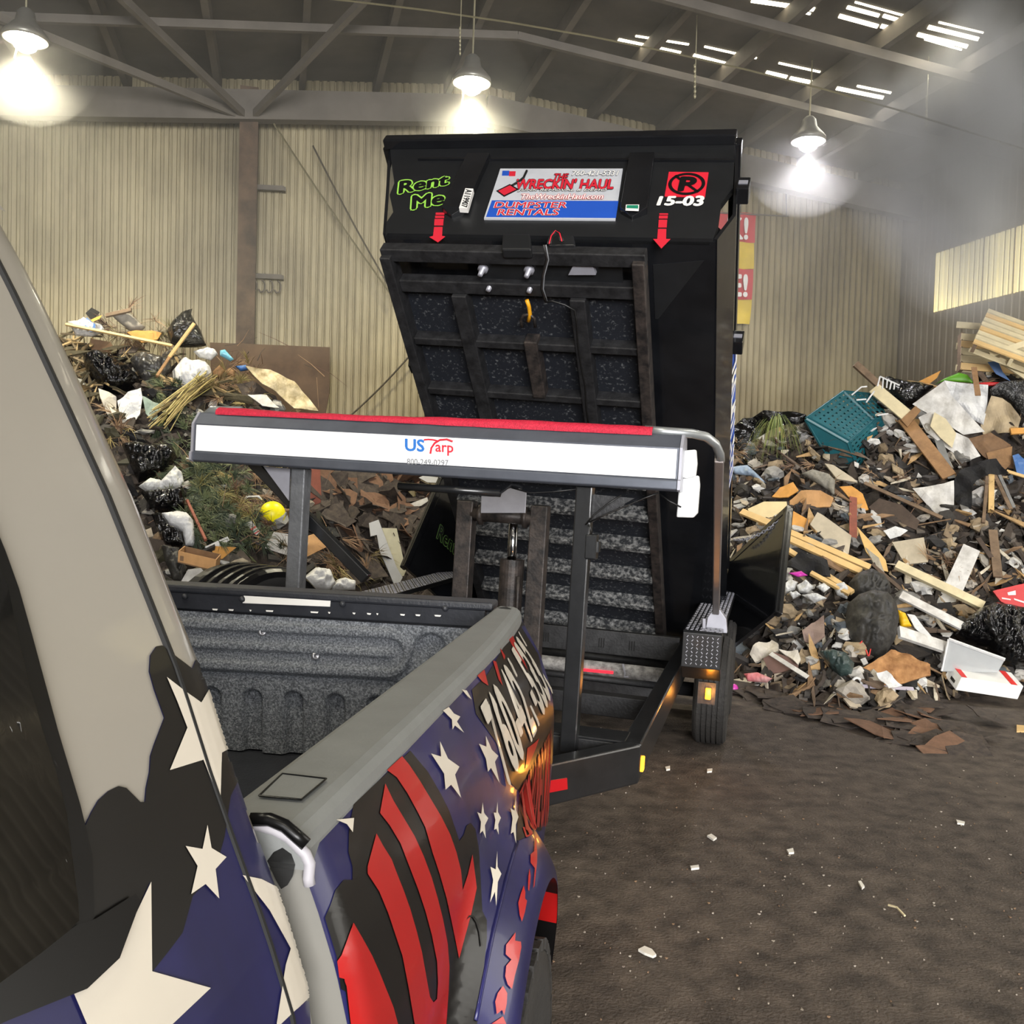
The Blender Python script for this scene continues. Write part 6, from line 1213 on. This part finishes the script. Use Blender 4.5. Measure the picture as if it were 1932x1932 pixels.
def wads(name, bvh, region, n, pal, size, label, cat, seed, lift=.05):
    rnd = random.Random(seed); bm = bmesh.new(); bmesh.ops.create_icosphere(bm, subdivisions=2, radius=1); bm.verts.index_update(); V0 = [v.co.copy() for v in bm.verts]; F0 = [tuple(v.index for v in f.verts) for f in bm.faces]; bm.free(); g = G(); x0, y0, x1, y1 = region; k = 0; tr = 0
    while k < n and tr < n * 8:
        tr += 1; x, y = rnd.uniform(x0, x1), rnd.uniform(y0, y1)
        if any(inside(x, y, P) for P in IP): continue
        p, nn, _i, _d = cast(bvh, x, y)
        if p is None or p.z < .05: continue
        r = size * rnd.uniform(.4, 1.3); sc = Vector((rnd.uniform(.6, 1.5), rnd.uniform(.6, 1.5), rnd.uniform(.3, .9))); R3 = Matrix.Rotation(rnd.uniform(0, 6.3), 3, 'Z') @ Matrix.Rotation(rnd.uniform(-.9, .9), 3, 'X'); off = Vector((rnd.random() * 50,) * 3); col = rnd.choice(pal); f = rnd.uniform(.7, 1.1)
        g.add([p + Vector((0, -.02, lift)) + R3 @ (Vector((v.x * sc.x, v.y * sc.y, v.z * sc.z)) * r * (1 + .75 * noise.noise(v * 2.4 + off))) for v in V0], F0, tuple(c * f for c in col)); k += 1
    return thing(name, g, M_scr, label, cat, kind='stuff')
wads('crumpled_wads', BR_, RG_, 340, [s(224, 222, 218), s(206, 202, 196), s(186, 178, 166), s(150, 148, 144), s(44, 42, 42), s(60, 56, 52), s(170, 150, 120), s(92, 100, 108)], .085, 'crumpled paper and plastic wads scattered over the right heap', 'wads', 41)
wads('crumpled_wads', BL_, (-260, 600, 640, 1100), 180, [s(214, 212, 208), s(150, 140, 124), s(36, 35, 36), s(28, 28, 29), s(120, 96, 70), s(84, 80, 60), s(170, 168, 162)], .085, 'crumpled wads scattered over the left heap', 'wads', 42)
# pine brush and twigs
def brush(name, bvh, spots, n, L, pal, label, cat, w=.0035, lift=.06, up=.1, seed=1):
    rnd = random.Random(seed); g = G()
    for (x, y, rx, ry, k) in spots:
        for _t in range(k):
            xx, yy = x + rnd.gauss(0, rx), y + rnd.gauss(0, ry); p, nn = surf(bvh, xx, yy); p = p + nn * (lift * rnd.uniform(.3, 2.2)); ax = Vector((rnd.gauss(0, 1), rnd.gauss(0, .6) - .4, rnd.gauss(0, .7) + up)).normalized(); col0 = rnd.choice(pal)
            for q in range(n):
                d = (ax + Vector((rnd.gauss(0, .45), rnd.gauss(0, .45), rnd.gauss(0, .45)))).normalized(); ln = L * rnd.uniform(.5, 1.2); sd = d.orthogonal().normalized() * w * rnd.uniform(.7, 1.5); f = rnd.uniform(.7, 1.25); o = p + ax * rnd.uniform(0, L * .5)
                g.add([o - sd, o + sd, o + d * ln * .6 + sd * .8 - Vector((0, 0, ln * .06)), o + d * ln * .6 - sd * .8 - Vector((0, 0, ln * .06)), o + d * ln - Vector((0, 0, ln * .2))], [(0, 1, 2, 3), (3, 2, 4)], tuple(c * f for c in col0))
    return thing(name, g, M_leaf, label, cat, kind='stuff')
grn = [s(78, 90, 66), s(98, 108, 74), s(60, 72, 56), s(116, 120, 86)]; olv = [s(150, 140, 84), s(126, 112, 66), s(170, 152, 100), s(104, 90, 58)]; brn = [s(140, 110, 84), s(170, 140, 108), s(112, 86, 66), s(96, 70, 58)]
brush('pine_brush', BL_, ((380, 890, 30, 22, 60), (420, 930, 30, 25, 70), (400, 985, 32, 25, 70), (450, 1010, 30, 18, 44), (350, 860, 20, 15, 10), (300, 740, 20, 16, 14), (340, 790, 26, 22, 18)), 30, .15, grn, 'green pine brush in the middle of the left heap', 'brush', seed=11)
brush('dry_grass', BL_, ((455, 955, 26, 24, 34), (430, 735, 34, 18, 22), (500, 905, 22, 22, 12), (245, 640, 26, 14, 16), (310, 640, 20, 14, 10), (235, 810, 16, 14, 8), (640, 1065, 30, 18, 18), (520, 1040, 18, 14, 6)), 26, .24, olv + brn, 'dry straw and root tangle on the left heap', 'brush', w=.0028, seed=12)
brush('twig_tangle', BR_, ((1790, 1075, 14, 10, 10), (1400, 880, 30, 18, 16), (1480, 860, 30, 20, 10), (1560, 840, 20, 12, 6), (1850, 960, 12, 14, 5), (1580, 930, 60, 40, 10)), 22, .2, brn + [s(80, 70, 54)], 'dry twigs tangled on the right heap', 'brush', seed=13)
# bundle of straight dry stalks
rnd = random.Random(5); SB = G()
for k in range(46):
    a = c4((rnd.uniform(1450, 1640), rnd.uniform(880, 960)))[0]; b = c4((rnd.uniform(960, 1200), rnd.uniform(1230, 1400)))[0]; pa, na = surf(BL_, *a); pb, nb2 = surf(BL_, *b); pa += na * rnd.uniform(.12, .3); pb += nb2 * rnd.uniform(.1, .25)
    SB.tube([pa, (pa + pb) / 2 + Vector((0, 0, rnd.uniform(-.02, .06))), pb], rnd.uniform(.004, .008), 4, rnd.choice(olv + [s(186, 172, 118)]))
thing('stalk_bundle', SB, M_leaf, 'bundle of long straight dry stalks slanting across the left heap', 'stalks', kind='stuff')
TWL = G()
for k in range(60):
    x, y = rnd.uniform(330, 620), rnd.uniform(640, 1060); p, nn = surf(BL_, x, y); d = Vector((rnd.gauss(0, 1), rnd.gauss(0, .4), rnd.gauss(.2, .7))).normalized(); p += nn * .1; ln = rnd.uniform(.15, .5)
    TWL.tube([p, p + d * ln * .5 + Vector((0, 0, rnd.uniform(-.03, .03))), p + d * ln], .006, 4, rnd.choice(brn + dark), r1=.002)
thing('bare_twigs', TWL, M_leaf, 'bare brown twigs sticking out of the left heap', 'twigs', kind='stuff')
# shingles: separate torn pieces
def shingle_mesh(seed):
    r = random.Random(seed); g = G(); L, W2 = r.uniform(.2, .42), r.uniform(.08, .16); poly = []
    for (u, v) in ((-1, -1), (-.3, -1.1), (.4, -.95), (1, -1), (1.05, 0), (.95, 1), (.2, 1.05), (-.5, .95), (-1, 1), (-1.05, .1)): poly.append(Vector((u * L / 2 * r.uniform(.85, 1.1), v * W2 * r.uniform(.8, 1.15), r.uniform(-.008, .008))))
    g.prism(poly, (0, 0, 1), .007); me = g.mesh('shingle'); me.materials.append(SHB if seed % 4 == 0 else SHG); return me
SM = [shingle_mesh(k) for k in range(12)]
def shingle(p, N, a, k, label, group):
    o = bpy.data.objects.new('shingle', SM[k % 12]); COL.objects.link(o); N = N.normalized(); X = N.orthogonal().normalized(); X = X * cos(a) + N.cross(X) * sin(a); Y = N.cross(X)
    o.matrix_world = Matrix(((X.x, Y.x, N.x, p.x), (X.y, Y.y, N.y, p.y), (X.z, Y.z, N.z, p.z), (0, 0, 0, 1))); tag(o, label, 'shingle', group)
rnd = random.Random(21); fan = [(1390, 1268), (1470, 1270), (1600, 1292), (1700, 1300), (1790, 1345), (1870, 1362), (1850, 1385), (1820, 1430), (1740, 1405), (1640, 1385), (1540, 1362), (1450, 1340), (1395, 1320)]
def inside(x, y, P):
    c = False
    for (ax, ay), (bx, by) in zip(P, P[1:] + P[:1]):
        if (ay > y) != (by > y) and x < (bx - ax) * (y - ay) / (by - ay) + ax: c = not c
    return c
k = 0
while k < 110:
    x, y = rnd.uniform(1390, 1880), rnd.uniform(1265, 1435)
    if not inside(x, y, fan): continue
    r = ray(x, y); t = -CO.z / r.z; p = CO + r * t; ed = min(1, abs(y - (1265 + (x - 1390) * .14)) / 80); zz = .01 + .10 * (1 - ed) * rnd.random() + .02 * rnd.random()
    shingle(p + Vector((0, 0, zz)), Vector((rnd.gauss(0, .12), rnd.gauss(-.08, .12), 1)), rnd.gauss(.5, .5), rnd.randrange(12), 'torn asphalt shingle in the fan of shingles on the floor', 'shingles fanned out on the floor'); k += 1
k = 0; reg = c2((1300, 880), (1900, 880), (1900, 1300), (1680, 1330), (1560, 1450), (1450, 1300), (1330, 1120))
while k < 170:
    x, y = rnd.uniform(580, 812), rnd.uniform(885, 1110)
    if not inside(x, y, reg): continue
    p, nn = surf(BL_, x, y); shingle(p + nn * rnd.uniform(.02, .14), nn + Vector((rnd.gauss(0, .5), rnd.gauss(0, .5), rnd.gauss(0, .3))), rnd.uniform(0, 6.28), rnd.randrange(12), 'torn asphalt shingle in the heap behind the tarp posts', 'shingles heaped behind the tarp posts'); k += 1
# ---------------------------------------------------------------- litter on the floor
def ground(x, y): r = ray(x, y); return CO + r * (-CO.z / r.z)
M_lit = mat('paper_litter', s(224, 220, 212), .7, 0, .15, 20)
for L, lab, nm in ((((1204, 1796), (1216, 1790), (1230, 1796), (1238, 1806), (1232, 1809), (1216, 1803)), 'half round white paper plate piece on the floor', 'paper_scrap'), (((1334, 1454), (1344, 1453), (1343, 1458), (1334, 1459)), 'white chip on the floor just past the corner lamp', 'paper_scrap'), (((1302, 1638), (1318, 1636), (1319, 1641), (1304, 1643)), 'small white slip on the floor below the trailer corner', 'paper_scrap'), (((1334, 1580), (1342, 1577), (1352, 1584), (1346, 1588)), 'bent white slip on the floor between trailer and truck', 'paper_scrap'), (((1619, 1667), (1624, 1666), (1631, 1676), (1626, 1680)), 'thin white sliver on the open floor at right', 'paper_scrap'), (((1804, 1550), (1820, 1554), (1819, 1558), (1806, 1556)), 'white flake on the floor near the right edge', 'paper_scrap'), (((1918, 1370), (1940, 1372), (1940, 1382), (1918, 1382)), 'pale wood block on the floor at the right edge', 'wood_block'), (((1255, 1450), (1264, 1448), (1264, 1454), (1257, 1455)), 'tiny pale chip on the floor beside the corner lamp', 'paper_scrap'), (((1484, 1607), (1496, 1604), (1498, 1612), (1488, 1613)), 'crumpled grey slip on the open floor', 'paper_scrap')):
    poly = [ground(x, y) + Vector((0, 0, .012)) for x, y in L]; thing(nm, G().prism(poly, (0, 0, 1), .01 if nm == 'paper_scrap' else .04), M_lit if nm == 'paper_scrap' else W_new, lab, 'litter', 'litter on the floor')
thing('twig', G().tube([ground(1676, 1711) + Vector((0, 0, .008)), ground(1692, 1718) + Vector((0, 0, .014)), ground(1707, 1731) + Vector((0, 0, .008))], .005, 5), W_pale, 'thin reddish twig on the floor at lower right', 'litter', 'litter on the floor')
rnd = random.Random(31); g = G()
for k in range(420):
    y = 1932 - 560 * rnd.random() ** .8; x = rnd.uniform(1000, 1932); p = ground(x, y)
    if p.y > 9: continue
    sz = rnd.uniform(.002, .008) * (1.6 if rnd.random() < .08 else 1); a = rnd.uniform(0, 6.28); u = Vector((cos(a), sin(a), 0)); v = Vector((-sin(a), cos(a), 0)); c = rnd.choice([s(150, 140, 126), s(110, 98, 88), s(170, 160, 148), s(60, 52, 46), s(130, 104, 80)])
    g.prism([p + u * sz + Vector((0, 0, .006)), p + v * sz * .7 + Vector((0, 0, .004)), p - u * sz * .8 + Vector((0, 0, .006)), p - v * sz * .6 + Vector((0, 0, .003))], (0, 0, 1), .004, c)
thing('floor_grit', g, M_scr, 'fine grit and chips strewn over the floor', 'grit', kind='stuff')
